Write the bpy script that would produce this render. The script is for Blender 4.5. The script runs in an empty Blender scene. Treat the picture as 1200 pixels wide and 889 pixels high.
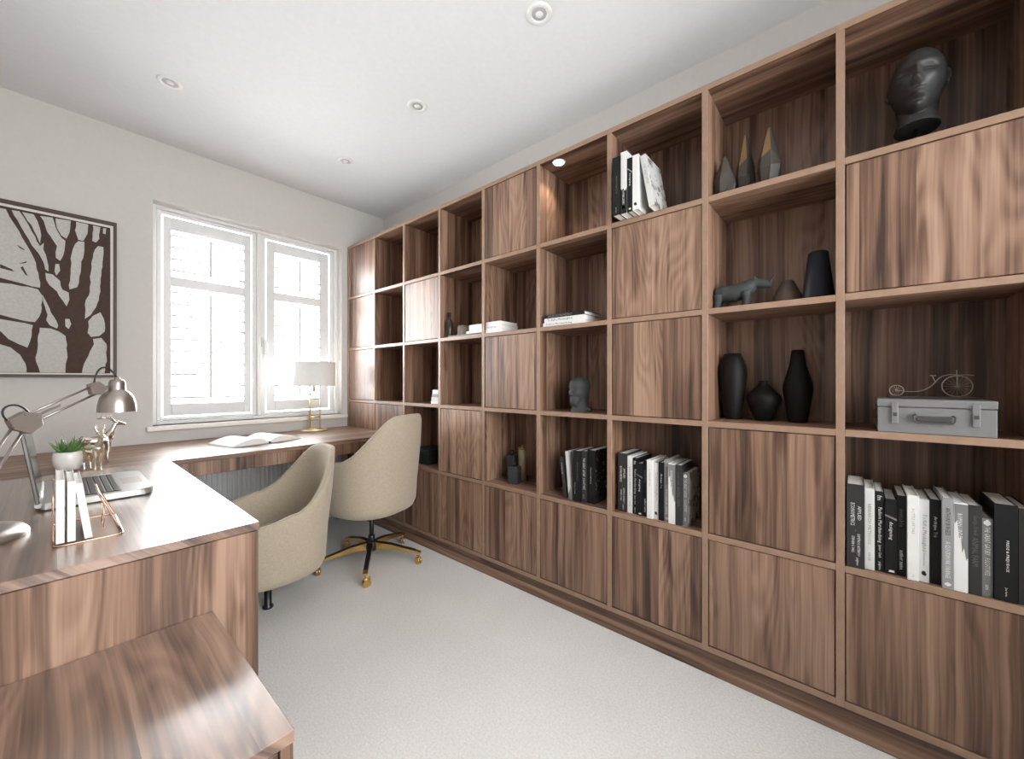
import bpy, bmesh, math, random
from mathutils import Vector, Matrix, Euler
R = math.radians
PI = math.pi
random.seed(7)
scene = bpy.context.scene
C = scene.collection

# ------------------------------------------------------------------ camera, world, light, exposure
EYE = 1.13          # camera height
D = 1.64            # front plane of the bookcase (x)
YW = 3.271          # inner face of the window wall (y)
XR = 1.977          # wall behind / above the bookcase (x)
XL = -0.90          # left wall
YB = -1.00          # back wall
ZC = 2.62           # ceiling

cam_d = bpy.data.cameras.new('camera')
cam_d.sensor_width = 36.0
cam_d.lens = 462.0 / 1200.0 * 36.0
cam_d.shift_y = 0.00125
cam_d.clip_start = 0.02
cam = bpy.data.objects.new('camera', cam_d)
C.objects.link(cam)
cam.location = (0, 0, EYE)
cam.rotation_euler = (R(90), 0, R(-49.3))
scene.camera = cam

world = bpy.data.worlds.new('sky')
scene.world = world
world.use_nodes = True
bg = world.node_tree.nodes['Background']
bg.inputs[0].default_value = (0.97, 0.985, 1.0, 1)
bg.inputs[1].default_value = 5.5

def portal(name, loc, rot, sx, sy):
    l = bpy.data.lights.new(name, 'AREA')
    l.shape = 'RECTANGLE'; l.size = sx; l.size_y = sy
    l.cycles.is_portal = True
    o = bpy.data.objects.new(name, l); C.objects.link(o)
    o.location = loc; o.rotation_euler = rot
portal('daylight_window', (0.995, YW + 0.24, 1.55), (R(-90), 0, 0), 1.25, 1.45)
portal('fill_window_portal', (0.60, YB - 0.16, 1.45), (R(90), 0, 0), 1.9, 1.8)  # portal for the unseen window added behind the camera

# bright hazy sky straight outside the window
sky_l = bpy.data.lights.new('window_skylight', 'AREA'); sky_l.shape = 'RECTANGLE'; sky_l.size = 2.6; sky_l.size_y = 2.0; sky_l.energy = 290; sky_l.color = (1.0, 1.0, 1.0)
sky_o = bpy.data.objects.new('window_skylight', sky_l); C.objects.link(sky_o); sky_o.location = (1.0, YW + 1.1, 1.95); sky_o.rotation_euler = (R(-90), 0, 0)

vs = scene.view_settings
vs.view_transform = 'Standard'
vs.look = 'None'
vs.exposure = 1.18
vs.gamma = 1.0
vs.use_curve_mapping = False

# ------------------------------------------------------------------ materials
MATS = {}
def nodes_of(name):
    m = bpy.data.materials.new(name); m.use_nodes = True
    nt = m.node_tree
    b = nt.nodes['Principled BSDF']
    MATS[name] = m
    return m, nt, b
def N(nt, typ, **kw):
    n = nt.nodes.new(typ)
    for k, v in kw.items(): setattr(n, k, v)
    return n
def ramp(nt, fac, stops):
    r = N(nt, 'ShaderNodeValToRGB')
    while len(r.color_ramp.elements) < len(stops): r.color_ramp.elements.new(0.5)
    for e, (p, c) in zip(r.color_ramp.elements, stops):
        e.position = p; e.color = (*c, 1)
    nt.links.new(fac, r.inputs[0])
    return r.outputs[0]
def math_n(nt, op, a, b=None, c=None):
    n = N(nt, 'ShaderNodeMath', operation=op)
    for i, v in enumerate((a, b, c)):
        if v is None: continue
        if isinstance(v, (int, float)): n.inputs[i].default_value = v
        else: nt.links.new(v, n.inputs[i])
    return n.outputs[0]
def plain(name, col, rough=0.5, metal=0.0, spec=0.5, noise=0.0, nscale=40, bump=0.0, bscale=200, coat=0.0, sheen=0.0):
    m, nt, b = nodes_of(name)
    b.inputs['Base Color'].default_value = (*col, 1)
    b.inputs['Roughness'].default_value = rough
    b.inputs['Metallic'].default_value = metal
    b.inputs['Specular IOR Level'].default_value = spec
    b.inputs['Coat Weight'].default_value = coat
    b.inputs['Sheen Weight'].default_value = sheen
    tc = N(nt, 'ShaderNodeTexCoord')
    t = N(nt, 'ShaderNodeTexNoise'); t.inputs['Scale'].default_value = nscale; t.inputs['Detail'].default_value = 3
    nt.links.new(tc.outputs['Object'], t.inputs['Vector'])
    k = max(noise, 0.02)
    c = ramp(nt, t.outputs['Fac'], [(0.25, tuple(x * (1 - k) for x in col)), (0.75, tuple(min(1, x * (1 + k)) for x in col))])
    nt.links.new(c, b.inputs['Base Color'])
    if bump:
        t2 = N(nt, 'ShaderNodeTexNoise'); t2.inputs['Scale'].default_value = bscale; t2.inputs['Detail'].default_value = 2
        nt.links.new(tc.outputs['Object'], t2.inputs['Vector'])
        bp = N(nt, 'ShaderNodeBump'); bp.inputs['Strength'].default_value = bump; bp.inputs['Distance'].default_value = 0.003
        nt.links.new(t2.outputs['Fac'], bp.inputs['Height']); nt.links.new(bp.outputs[0], b.inputs['Normal'])
    return m

def wood(name, axis, tone=1.0, rough=0.43, plank=8.0, spec=0.5, coat=0.0):
    """walnut decor: plank-wide bands, streaks, fine grain and cathedral figure along the grain axis"""
    m, nt, b = nodes_of(name)
    L = nt.links.new
    tc = N(nt, 'ShaderNodeTexCoord'); oi = N(nt, 'ShaderNodeObjectInfo')
    off = math_n(nt, 'MULTIPLY', oi.outputs['Random'], 37.0)
    cmb = N(nt, 'ShaderNodeCombineXYZ'); L(off, cmb.inputs[0]); L(math_n(nt, 'MULTIPLY', off, 1.7), cmb.inputs[1]); L(math_n(nt, 'MULTIPLY', off, 0.6), cmb.inputs[2])
    add = N(nt, 'ShaderNodeVectorMath', operation='ADD'); L(tc.outputs['Object'], add.inputs[0]); L(cmb.outputs[0], add.inputs[1])
    sep = N(nt, 'ShaderNodeSeparateXYZ'); L(add.outputs[0], sep.inputs[0])
    o = sep.outputs
    others = [i for i in range(3) if i != axis]
    across = math_n(nt, 'ADD', o[others[0]], o[others[1]])
    along = o[axis]
    # gentle wobble so streaks are not dead straight
    wob = N(nt, 'ShaderNodeTexNoise'); wob.inputs['Scale'].default_value = 3.2; wob.inputs['Detail'].default_value = 1
    L(add.outputs[0], wob.inputs['Vector'])
    acr = math_n(nt, 'ADD', across, math_n(nt, 'MULTIPLY', math_n(nt, 'SUBTRACT', wob.outputs['Fac'], 0.5), 0.016))
    # plank step
    cell = math_n(nt, 'FLOOR', math_n(nt, 'MULTIPLY', across, plank))
    wn = N(nt, 'ShaderNodeTexWhiteNoise', noise_dimensions='1D'); L(cell, wn.inputs['W'])
    # streaks
    def stretched(sa, sl, detail, dist=0.0, shift=None):
        v = N(nt, 'ShaderNodeCombineXYZ')
        L(math_n(nt, 'MULTIPLY', acr, sa), v.inputs[0]); L(math_n(nt, 'MULTIPLY', along, sl), v.inputs[1])
        if shift is not None: L(shift, v.inputs[2])
        t = N(nt, 'ShaderNodeTexNoise'); t.inputs['Scale'].default_value = 1; t.inputs['Detail'].default_value = detail
        t.inputs['Distortion'].default_value = dist
        L(v.outputs[0], t.inputs['Vector']); return t.outputs['Fac']
    sh = math_n(nt, 'MULTIPLY', wn.outputs['Value'], 9.0)
    streak = stretched(30, 0.55, 3, 0.35, sh)
    fine = stretched(150, 3.0, 2, 0.0, sh)
    smudge = stretched(11, 1.6, 2, 0.8, sh)
    # cathedral figure
    v = N(nt, 'ShaderNodeCombineXYZ')
    L(math_n(nt, 'MULTIPLY', acr, 7.0), v.inputs[0]); L(math_n(nt, 'MULTIPLY', along, 1.3), v.inputs[1]); L(sh, v.inputs[2])
    nz = N(nt, 'ShaderNodeTexNoise'); nz.inputs['Scale'].default_value = 1; nz.inputs['Detail'].default_value = 1; L(v.outputs[0], nz.inputs['Vector'])
    rings = math_n(nt, 'SINE', math_n(nt, 'MULTIPLY', nz.outputs['Fac'], 95.0))
    f = math_n(nt, 'ADD', math_n(nt, 'MULTIPLY', streak, 0.82), math_n(nt, 'MULTIPLY', fine, 0.36))
    f = math_n(nt, 'ADD', f, math_n(nt, 'MULTIPLY', math_n(nt, 'MULTIPLY', rings, math_n(nt, 'GREATER_THAN', wn.outputs['Value'], 0.6)), 0.05))
    f = math_n(nt, 'ADD', f, math_n(nt, 'MULTIPLY', wn.outputs['Value'], 0.20))
    f = math_n(nt, 'SUBTRACT', f, 0.175)
    f = math_n(nt, 'SUBTRACT', f, math_n(nt, 'MULTIPLY', math_n(nt, 'MAXIMUM', math_n(nt, 'SUBTRACT', smudge, 0.56), 0.0), 1.1))
    t = tone
    col = ramp(nt, f, [(0.25, (0.044 * t, 0.023 * t, 0.015 * t)), (0.40, (0.130 * t, 0.070 * t, 0.044 * t)),
                       (0.53, (0.232 * t, 0.134 * t, 0.088 * t)), (0.72, (0.360 * t, 0.228 * t, 0.156 * t))])
    L(col, b.inputs['Base Color'])
    b.inputs['Roughness'].default_value = rough
    b.inputs['Specular IOR Level'].default_value = spec
    bp = N(nt, 'ShaderNodeBump'); bp.inputs['Strength'].default_value = 0.12; bp.inputs['Distance'].default_value = 0.001
    L(fine, bp.inputs['Height']); L(bp.outputs[0], b.inputs['Normal'])
    b.inputs['Coat Weight'].default_value = coat; b.inputs['Coat Roughness'].default_value = 0.25; b.inputs['Coat IOR'].default_value = 1.95
    return m

wood('walnut_z', 2); wood('walnut_y', 1); wood('walnut_x', 0)
wood('walnut_desk', 1, tone=1.0, rough=0.30, spec=0.6, coat=1.0)
plain('walnut_edge_z', (0.295, 0.186, 0.125), 0.45, noise=0.12, nscale=25); plain('walnut_edge_y', (0.295, 0.186, 0.125), 0.45, noise=0.12, nscale=25)
plain('wall_paint', (0.60, 0.58, 0.55), 0.9, noise=0.01, bump=0.03, bscale=300)
plain('ceiling_paint', (0.76, 0.765, 0.77), 0.95, noise=0.01)
plain('white_gloss', (0.78, 0.775, 0.76), 0.35)
plain('shutter_white', (0.74, 0.745, 0.745), 0.45)
plain('sill_cream', (0.80, 0.775, 0.73), 0.4)
plain('radiator_white', (0.84, 0.84, 0.85), 0.45)
plain('black_metal', (0.012, 0.012, 0.013), 0.35)
plain('black_gap', (0.01, 0.008, 0.007), 0.8)
plain('gold', (0.72, 0.50, 0.20), 0.25, metal=1.0)
plain('pale_gold', (0.80, 0.66, 0.40), 0.28, metal=1.0)
plain('dull_gold', (0.38, 0.27, 0.12), 0.45, metal=0.5)
plain('steel', (0.42, 0.38, 0.35), 0.32, metal=0.9, noise=0.08, nscale=15)
plain('taupe_metal', (0.30, 0.255, 0.23), 0.4, metal=0.5)
plain('dark_aluminium', (0.14, 0.13, 0.125), 0.4, metal=0.7)
plain('aluminium', (0.40, 0.385, 0.37), 0.38, metal=0.6)
plain('key_black', (0.015, 0.013, 0.012), 0.5)
plain('key_grey', (0.035, 0.032, 0.030), 0.5)
plain('screen_glass', (0.01, 0.01, 0.012), 0.1)
plain('chrome_rose', (0.78, 0.68, 0.62), 0.14, metal=1.0)
plain('champagne', (0.86, 0.78, 0.62), 0.2, metal=0.85)
plain('copper_wire', (0.62, 0.40, 0.30), 0.25, metal=1.0)
plain('ceramic_white', (0.82, 0.80, 0.77), 0.25)
plain('leaf_green', (0.10, 0.20, 0.06), 0.45, noise=0.45, nscale=30)
plain('leaf_pale', (0.22, 0.32, 0.13), 0.45, noise=0.3, nscale=30)
plain('soil', (0.05, 0.035, 0.025), 0.9, noise=0.4)
plain('lamp_shade', (0.80, 0.79, 0.76), 0.85, bump=0.1, bscale=500)
plain('paper', (0.84, 0.82, 0.78), 0.8)
plain('book_white', (0.72, 0.71, 0.69), 0.55)
plain('book_offwhite', (0.60, 0.59, 0.57), 0.6)
plain('book_grey', (0.27, 0.265, 0.26), 0.55)
plain('book_dark', (0.035, 0.034, 0.033), 0.5, spec=0.25)
plain('book_black', (0.010, 0.010, 0.0105), 0.45, spec=0.25)
plain('print_white', (0.70, 0.69, 0.67), 0.6)
plain('print_grey', (0.18, 0.178, 0.172), 0.6)
plain('print_black', (0.012, 0.012, 0.012), 0.6, spec=0.25)
plain('print_faint', (0.10, 0.098, 0.095), 0.6)
plain('matt_black_ceramic', (0.007, 0.006, 0.0055), 0.55, bump=0.1, bscale=150, spec=0.25)
plain('dark_resin', (0.036, 0.036, 0.036), 0.5)
plain('slate', (0.035, 0.036, 0.036), 0.75, bump=0.25, bscale=120)
plain('rhino_grey', (0.045, 0.05, 0.05), 0.7, bump=0.35, bscale=160)
plain('brown_clay', (0.10, 0.066, 0.05), 0.7)
plain('navy', (0.005, 0.006, 0.012), 0.5, spec=0.25)
plain('bronze_dark', (0.085, 0.072, 0.062), 0.5, metal=0.2)
plain('case_grey', (0.17, 0.17, 0.165), 0.5, noise=0.05)
plain('case_dark', (0.05, 0.045, 0.042), 0.5)
plain('bike_metal', (0.34, 0.28, 0.23), 0.45, metal=0.3)
plain('green_black', (0.016, 0.020, 0.020), 0.5, spec=0.25)
plain('beige_tube', (0.30, 0.24, 0.15), 0.5)
plain('frame_brown', (0.060, 0.034, 0.024), 0.5, noise=0.1)
plain('ink_brown', (0.062, 0.036, 0.026), 0.85, noise=0.12, nscale=60)
plain('print_paper', (0.50, 0.49, 0.46), 0.9, noise=0.10, nscale=90)
plain('mat_board', (0.72, 0.70, 0.67), 0.9)
plain('tray_dark', (0.025, 0.022, 0.02), 0.4)
plain('downlight_grey', (0.45, 0.45, 0.45), 0.35)

# patterned covers
def blotch(name, ca, cb, scale, thr):
    m, nt, b = nodes_of(name)
    tc = N(nt, 'ShaderNodeTexCoord'); t = N(nt, 'ShaderNodeTexNoise'); t.inputs['Scale'].default_value = scale; t.inputs['Detail'].default_value = 4
    nt.links.new(tc.outputs['Object'], t.inputs['Vector'])
    nt.links.new(ramp(nt, t.outputs['Fac'], [(thr - 0.02, ca), (thr + 0.02, cb)]), b.inputs['Base Color'])
    b.inputs['Roughness'].default_value = 0.5
blotch('cover_speckled', (0.010, 0.010, 0.0105), (0.35, 0.35, 0.34), 75, 0.63)
blotch('cover_map', (0.50, 0.49, 0.47), (0.13, 0.13, 0.125), 28, 0.56)

# beige woven fabric
m, nt, b = nodes_of('fabric')
tc = N(nt, 'ShaderNodeTexCoord')
w1 = N(nt, 'ShaderNodeTexNoise'); w1.inputs['Scale'].default_value = 1; w1.inputs['Detail'].default_value = 2
mp = N(nt, 'ShaderNodeMapping'); mp.inputs['Scale'].default_value = (60, 60, 420); nt.links.new(tc.outputs['Object'], mp.inputs[0]); nt.links.new(mp.outputs[0], w1.inputs['Vector'])
w2 = N(nt, 'ShaderNodeTexNoise'); w2.inputs['Scale'].default_value = 1; w2.inputs['Detail'].default_value = 2
mp2 = N(nt, 'ShaderNodeMapping'); mp2.inputs['Scale'].default_value = (420, 420, 60); nt.links.new(tc.outputs['Object'], mp2.inputs[0]); nt.links.new(mp2.outputs[0], w2.inputs['Vector'])
f = math_n(nt, 'MULTIPLY', math_n(nt, 'ADD', w1.outputs['Fac'], w2.outputs['Fac']), 0.5)
nt.links.new(ramp(nt, f, [(0.30, (0.37, 0.31, 0.23)), (0.70, (0.49, 0.42, 0.325))]), b.inputs['Base Color'])
b.inputs['Roughness'].default_value = 0.9; b.inputs['Sheen Weight'].default_value = 0.25; b.inputs['Specular IOR Level'].default_value = 0.2
bp = N(nt, 'ShaderNodeBump'); bp.inputs['Strength'].default_value = 0.35; bp.inputs['Distance'].default_value = 0.001
nt.links.new(f, bp.inputs['Height']); nt.links.new(bp.outputs[0], b.inputs['Normal'])

# carpet
m, nt, b = nodes_of('carpet')
tc = N(nt, 'ShaderNodeTexCoord')
t1 = N(nt, 'ShaderNodeTexNoise'); t1.inputs['Scale'].default_value = 130; t1.inputs['Detail'].default_value = 4; nt.links.new(tc.outputs['Object'], t1.inputs['Vector'])
t2 = N(nt, 'ShaderNodeTexNoise'); t2.inputs['Scale'].default_value = 2.2; t2.inputs['Detail'].default_value = 2; nt.links.new(tc.outputs['Object'], t2.inputs['Vector'])
f = math_n(nt, 'ADD', math_n(nt, 'MULTIPLY', t1.outputs['Fac'], 0.7), math_n(nt, 'MULTIPLY', t2.outputs['Fac'], 0.3))
nt.links.new(ramp(nt, f, [(0.3, (0.63, 0.61, 0.585)), (0.7, (0.80, 0.79, 0.77))]), b.inputs['Base Color'])
b.inputs['Roughness'].default_value = 1.0; b.inputs['Specular IOR Level'].default_value = 0.1; b.inputs['Sheen Weight'].default_value = 0.2
bp = N(nt, 'ShaderNodeBump'); bp.inputs['Strength'].default_value = 0.7; bp.inputs['Distance'].default_value = 0.006
nt.links.new(t1.outputs['Fac'], bp.inputs['Height']); nt.links.new(bp.outputs[0], b.inputs['Normal'])

# window glass: thin pane, clear with a mirror-like film reflection
m, nt, b = nodes_of('glass')
nt.nodes.remove(b)
tr = N(nt, 'ShaderNodeBsdfTransparent'); tr.inputs[0].default_value = (0.98, 0.98, 0.98, 1)
gl = N(nt, 'ShaderNodeBsdfGlossy'); gl.inputs['Roughness'].default_value = 0.02
fr = N(nt, 'ShaderNodeFresnel'); fr.inputs[0].default_value = 1.35
mx = N(nt, 'ShaderNodeMixShader'); nt.links.new(fr.outputs[0], mx.inputs[0]); nt.links.new(tr.outputs[0], mx.inputs[1]); nt.links.new(gl.outputs[0], mx.inputs[2])
nt.links.new(mx.outputs[0], nt.nodes['Material Output'].inputs[0])
# smoked glass for bottle and jar
m, nt, b = nodes_of('smoked_glass')
b.inputs['Base Color'].default_value = (0.05, 0.035, 0.025, 1); b.inputs['Roughness'].default_value = 0.08; b.inputs['Alpha'].default_value = 0.75
m, nt, b = nodes_of('frosted_glass')
b.inputs['Base Color'].default_value = (0.30, 0.26, 0.20, 1); b.inputs['Roughness'].default_value = 0.15; b.inputs['Alpha'].default_value = 0.5
# lit lens of the shelf spotlight
m, nt, b = nodes_of('lit_lens')
b.inputs['Base Color'].default_value = (1, 0.95, 0.88, 1)
b.inputs['Emission Color'].default_value = (1.0, 0.93, 0.84, 1); b.inputs['Emission Strength'].default_value = 6.0

# ------------------------------------------------------------------ mesh helpers
def NB(): return bmesh.new()
def box(bm, x0, x1, y0, y1, z0, z1, bev=0.0, seg=1, mat=0):
    vs_ = [bm.verts.new(p) for p in ((x0,y0,z0),(x1,y0,z0),(x1,y1,z0),(x0,y1,z0),(x0,y0,z1),(x1,y0,z1),(x1,y1,z1),(x0,y1,z1))]
    fs = [bm.faces.new([vs_[i] for i in q]) for q in ((0,3,2,1),(4,5,6,7),(0,1,5,4),(1,2,6,5),(2,3,7,6),(3,0,4,7))]
    for f_ in fs: f_.material_index = mat
    if bev > 0:
        es = list({e for f_ in fs for e in f_.edges})
        bmesh.ops.bevel(bm, geom=es, offset=bev, segments=seg, affect='EDGES', profile=0.5)
    return bm
def frame_for(d):
    d = d.normalized()
    a = Vector((0, 0, 1)) if abs(d.z) < 0.9 else Vector((1, 0, 0))
    u = d.cross(a).normalized(); w = d.cross(u).normalized()
    return u, w
def tube(bm, pts, rad, n=8, cap=True, closed=False, flat=1.0):
    pts = [Vector(p) for p in pts]
    if not isinstance(rad, (list, tuple)): rad = [rad] * len(pts)
    rings = []; pu = None
    m_ = len(pts)
    for i, p in enumerate(pts):
        if closed: d = pts[(i + 1) % m_] - pts[(i - 1) % m_]
        else: d = pts[min(i + 1, m_ - 1)] - pts[max(i - 1, 0)]
        if d.length < 1e-9: d = Vector((0, 0, 1))
        d.normalize()
        if pu is None: u, w = frame_for(d)
        else:
            u = pu - d * pu.dot(d)
            if u.length < 1e-6: u, w = frame_for(d)
            u.normalize(); w = d.cross(u).normalized()
        pu = u
        rings.append([bm.verts.new(p + (u * math.cos(2*PI*k/n) + w * math.sin(2*PI*k/n) * flat) * rad[i]) for k in range(n)])
    cnt = m_ if closed else m_ - 1
    for i in range(cnt):
        a, b_ = rings[i], rings[(i + 1) % m_]
        for k in range(n):
            f_ = bm.faces.new((a[k], a[(k+1) % n], b_[(k+1) % n], b_[k])); f_.smooth = True
    if cap and not closed:
        bm.faces.new(list(reversed(rings[0]))); bm.faces.new(rings[-1])
    return bm
def lathe(bm, prof, n=32, c=(0, 0, 0), sx=1.0, sy=1.0, smooth=True, cap=True):
    rings = []
    for r, z in prof:
        if r < 1e-6: rings.append([bm.verts.new((c[0], c[1], c[2] + z))])
        else: rings.append([bm.verts.new((c[0] + r*sx*math.cos(2*PI*k/n), c[1] + r*sy*math.sin(2*PI*k/n), c[2] + z)) for k in range(n)])
    for a, b_ in zip(rings[:-1], rings[1:]):
        if len(a) == 1 and len(b_) == 1: continue
        for k in range(n):
            k2 = (k + 1) % n
            if len(a) == 1: f_ = bm.faces.new((a[0], b_[k2], b_[k]))
            elif len(b_) == 1: f_ = bm.faces.new((a[k], a[k2], b_[0]))
            else: f_ = bm.faces.new((a[k], a[k2], b_[k2], b_[k]))
            f_.smooth = smooth
    if cap:
        if len(rings[0]) > 1: bm.faces.new(list(reversed(rings[0])))
        if len(rings[-1]) > 1: bm.faces.new(rings[-1])
    return bm
def ellip(bm, c, r, u=20, v=14, rot=None):
    M = Matrix.Translation(c) @ (rot.to_matrix().to_4x4() if rot else Matrix.Identity(4)) @ Matrix.Diagonal((r[0], r[1], r[2], 1))
    res = bmesh.ops.create_uvsphere(bm, u_segments=u, v_segments=v, radius=1, matrix=M)
    for vv in res['verts']:
        for f_ in vv.link_faces: f_.smooth = True
    return bm
def prism(bm, pts, axis, a, b_, mat=0):
    """extrude a 2-D outline along an axis from a to b"""
    def mk(p, t):
        q = list(p); q.insert(axis, t); return bm.verts.new(q)
    A = [mk(p, a) for p in pts]; B = [mk(p, b_) for p in pts]
    n = len(pts)
    fs = [bm.faces.new(A), bm.faces.new(list(reversed(B)))]
    for i in range(n): fs.append(bm.faces.new((A[i], B[i], B[(i+1) % n], A[(i+1) % n])))
    for f_ in fs: f_.material_index = mat
    return bm
def mesh_of(name, bm, fix=True):
    if fix: bmesh.ops.recalc_face_normals(bm, faces=bm.faces)
    me = bpy.data.meshes.new(name); bm.to_mesh(me); bm.free()
    return me
def obj(name, bm, mat, parent=None, loc=None, rot=None):
    me = bm if isinstance(bm, bpy.types.Mesh) else mesh_of(name, bm)
    if not me.materials:
        for mm in (mat if isinstance(mat, (list, tuple)) else [mat]): me.materials.append(MATS[mm])
    o = bpy.data.objects.new(name, me); C.objects.link(o)
    if parent: o.parent = parent
    if loc: o.location = loc
    if rot: o.rotation_euler = rot
    return o
def tag(o, label, cat, group=None):
    o['label'] = label; o['category'] = cat
    if group: o['group'] = group
    return o
def thing(name, label, cat, loc=(0, 0, 0), rotz=0.0, group=None):
    o = bpy.data.objects.new(name, None); C.objects.link(o); o.empty_display_size = 0.05
    o.location = loc; o.rotation_euler = (0, 0, rotz)
    return tag(o, label, cat, group)
def struct(name, bm, mat, parent=None):
    o = obj(name, bm, mat, parent)
    if parent is None: o['kind'] = 'structure'
    return o
def struct_empty(name, loc=(0, 0, 0)):
    o = bpy.data.objects.new(name, None); C.objects.link(o); o.location = loc; o['kind'] = 'structure'; o.empty_display_size = 0.05
    return o
def copy_tree(root, loc=None, rotz=None, label=None, group=None):
    r = root.copy(); C.objects.link(r)
    if loc is not None: r.location = loc
    if rotz is not None: r.rotation_euler = (0, 0, rotz)
    if label: r['label'] = label
    if group: r['group'] = group
    for ch in list(root.children):
        c_ = ch.copy(); C.objects.link(c_); c_.parent = r
        for g in list(ch.children):
            d_ = g.copy(); C.objects.link(d_); d_.parent = c_
    return r
def shade_smooth(bm):
    for f_ in bm.faces: f_.smooth = True
    return bm
def remesh(o, vox, smooth=2):
    md = o.modifiers.new('fuse', 'REMESH'); md.mode = 'VOXEL'; md.voxel_size = vox; md.use_smooth_shade = True
    if smooth:
        s = o.modifiers.new('soften', 'SMOOTH'); s.iterations = smooth; s.factor = 0.5
    return o

# ------------------------------------------------------------------ the room
bm = NB(); box(bm, XL - 0.2, XR + 0.2, YB - 0.2, YW + 0.25, -0.08, 0.0)
struct('floor', bm, 'carpet')
bm = NB(); box(bm, XL - 0.2, XR + 0.2, YB - 0.2, YW + 0.25, ZC, ZC + 0.1)
struct('ceiling', bm, 'ceiling_paint')
bm = NB(); box(bm, XR, XR + 0.15, YB - 0.15, YW + 0.25, 0, ZC)
struct('wall_right', bm, 'wall_paint')
bm = NB(); box(bm, XL - 0.15, XL, YB - 0.15, YW + 0.25, 0, ZC)
struct('wall_left', bm, 'wall_paint')
WX0, WX1, WZ0, WZ1 = 0.400, 1.590, 0.850, 2.250
def wall_with_hole(y0, y1, hx0, hx1, hz0, hz1):
    bm = NB()
    box(bm, XL, hx0, y0, y1, 0, ZC); box(bm, hx1, XR, y0, y1, 0, ZC)
    box(bm, hx0, hx1, y0, y1, 0, hz0); box(bm, hx0, hx1, y0, y1, hz1, ZC)
    return bm
struct('wall_far', wall_with_hole(YW, YW + 0.25, WX0, WX1, WZ0, WZ1), 'wall_paint')
struct('wall_back', wall_with_hole(YB - 0.15, YB, -0.30, 1.50, 0.60, 2.30), 'wall_paint')  # opening made for the added fill window

# window in the far wall (two sashes, panes, handle)
win = struct_empty('window_1', (0.995, YW + 0.12, WZ0))
def wl(bm): bmesh.ops.translate(bm, verts=bm.verts, vec=(-0.995, -(YW + 0.12), -WZ0)); return bm
def ring(bm, x0, x1, z0, z1, ix0, ix1, iz0, iz1, y0, y1, bev=0.003):
    box(bm, x0, ix0, y0, y1, z0, z1, bev); box(bm, ix1, x1, y0, y1, z0, z1, bev)
    box(bm, ix0, ix1, y0, y1, z0, iz0, bev); box(bm, ix0, ix1, y0, y1, iz1, z1, bev)
    return bm
bm = NB(); ring(bm, WX0, WX1, WZ0, WZ1, 0.425, 1.562, 0.872, 2.228, YW + 0.07, YW + 0.19)
obj('window_frame', wl(bm), 'white_gloss', win)
bm = NB(); box(bm, 0.986, 1.014, YW + 0.072, YW + 0.18, 0.872, 2.228, 0.004)
obj('mullion', wl(bm), 'white_gloss', win)
for (x0, x1, i0, i1) in ((0.427, 0.985, 0.452, 0.957), (1.015, 1.560, 1.044, 1.527)):
    bm = NB(); ring(bm, x0, x1, 0.874, 2.226, i0, i1, 0.893, 2.203, YW + 0.085, YW + 0.15)
    s_ = obj('sash', wl(bm), 'white_gloss', win)
    bm = NB(); box(bm, i0 - 0.004, i1 + 0.004, YW + 0.132, YW + 0.138, 0.889, 2.207)
    obj('pane', wl(bm), 'glass', s_)
bm = NB()
box(bm, 1.018, 1.042, YW + 0.071, YW + 0.087, 1.385, 1.455, 0.004, 2)
tube(bm, [(1.030, YW + 0.08, 1.43), (1.030, YW + 0.045, 1.43), (1.030, YW + 0.036, 1.42), (1.031, YW + 0.036, 1.33), (1.031, YW + 0.038, 1.318)], [0.009, 0.009, 0.010, 0.009, 0.006], 10)
obj('handle', wl(bm), 'white_gloss', win)
bm = NB(); box(bm, 0.368, 1.628, YW - 0.040, YW + 0.075, 0.818, 0.850, 0.008, 2)
struct('trim_1', bm, 'sill_cream')

# unseen window added behind the camera to let in fill daylight
fill_win = struct_empty('added_fill_window', (0.60, YB - 0.08, 0.60))
def wl2(bm): bmesh.ops.translate(bm, verts=bm.verts, vec=(-0.60, -(YB - 0.08), -0.60)); return bm
bm = NB(); ring(bm, -0.30, 1.50, 0.60, 2.30, -0.25, 1.45, 0.65, 2.25, YB - 0.12, YB - 0.04)
box(bm, 0.575, 0.625, YB - 0.12, YB - 0.04, 0.65, 2.25, 0.003)
obj('window_frame', wl2(bm), 'white_gloss', fill_win)
for x0, x1 in ((-0.25, 0.575), (0.625, 1.45)):
    bm = NB(); box(bm, x0, x1, YB - 0.083, YB - 0.077, 0.65, 2.25)
    obj('pane', wl2(bm), 'glass', fill_win)

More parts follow.
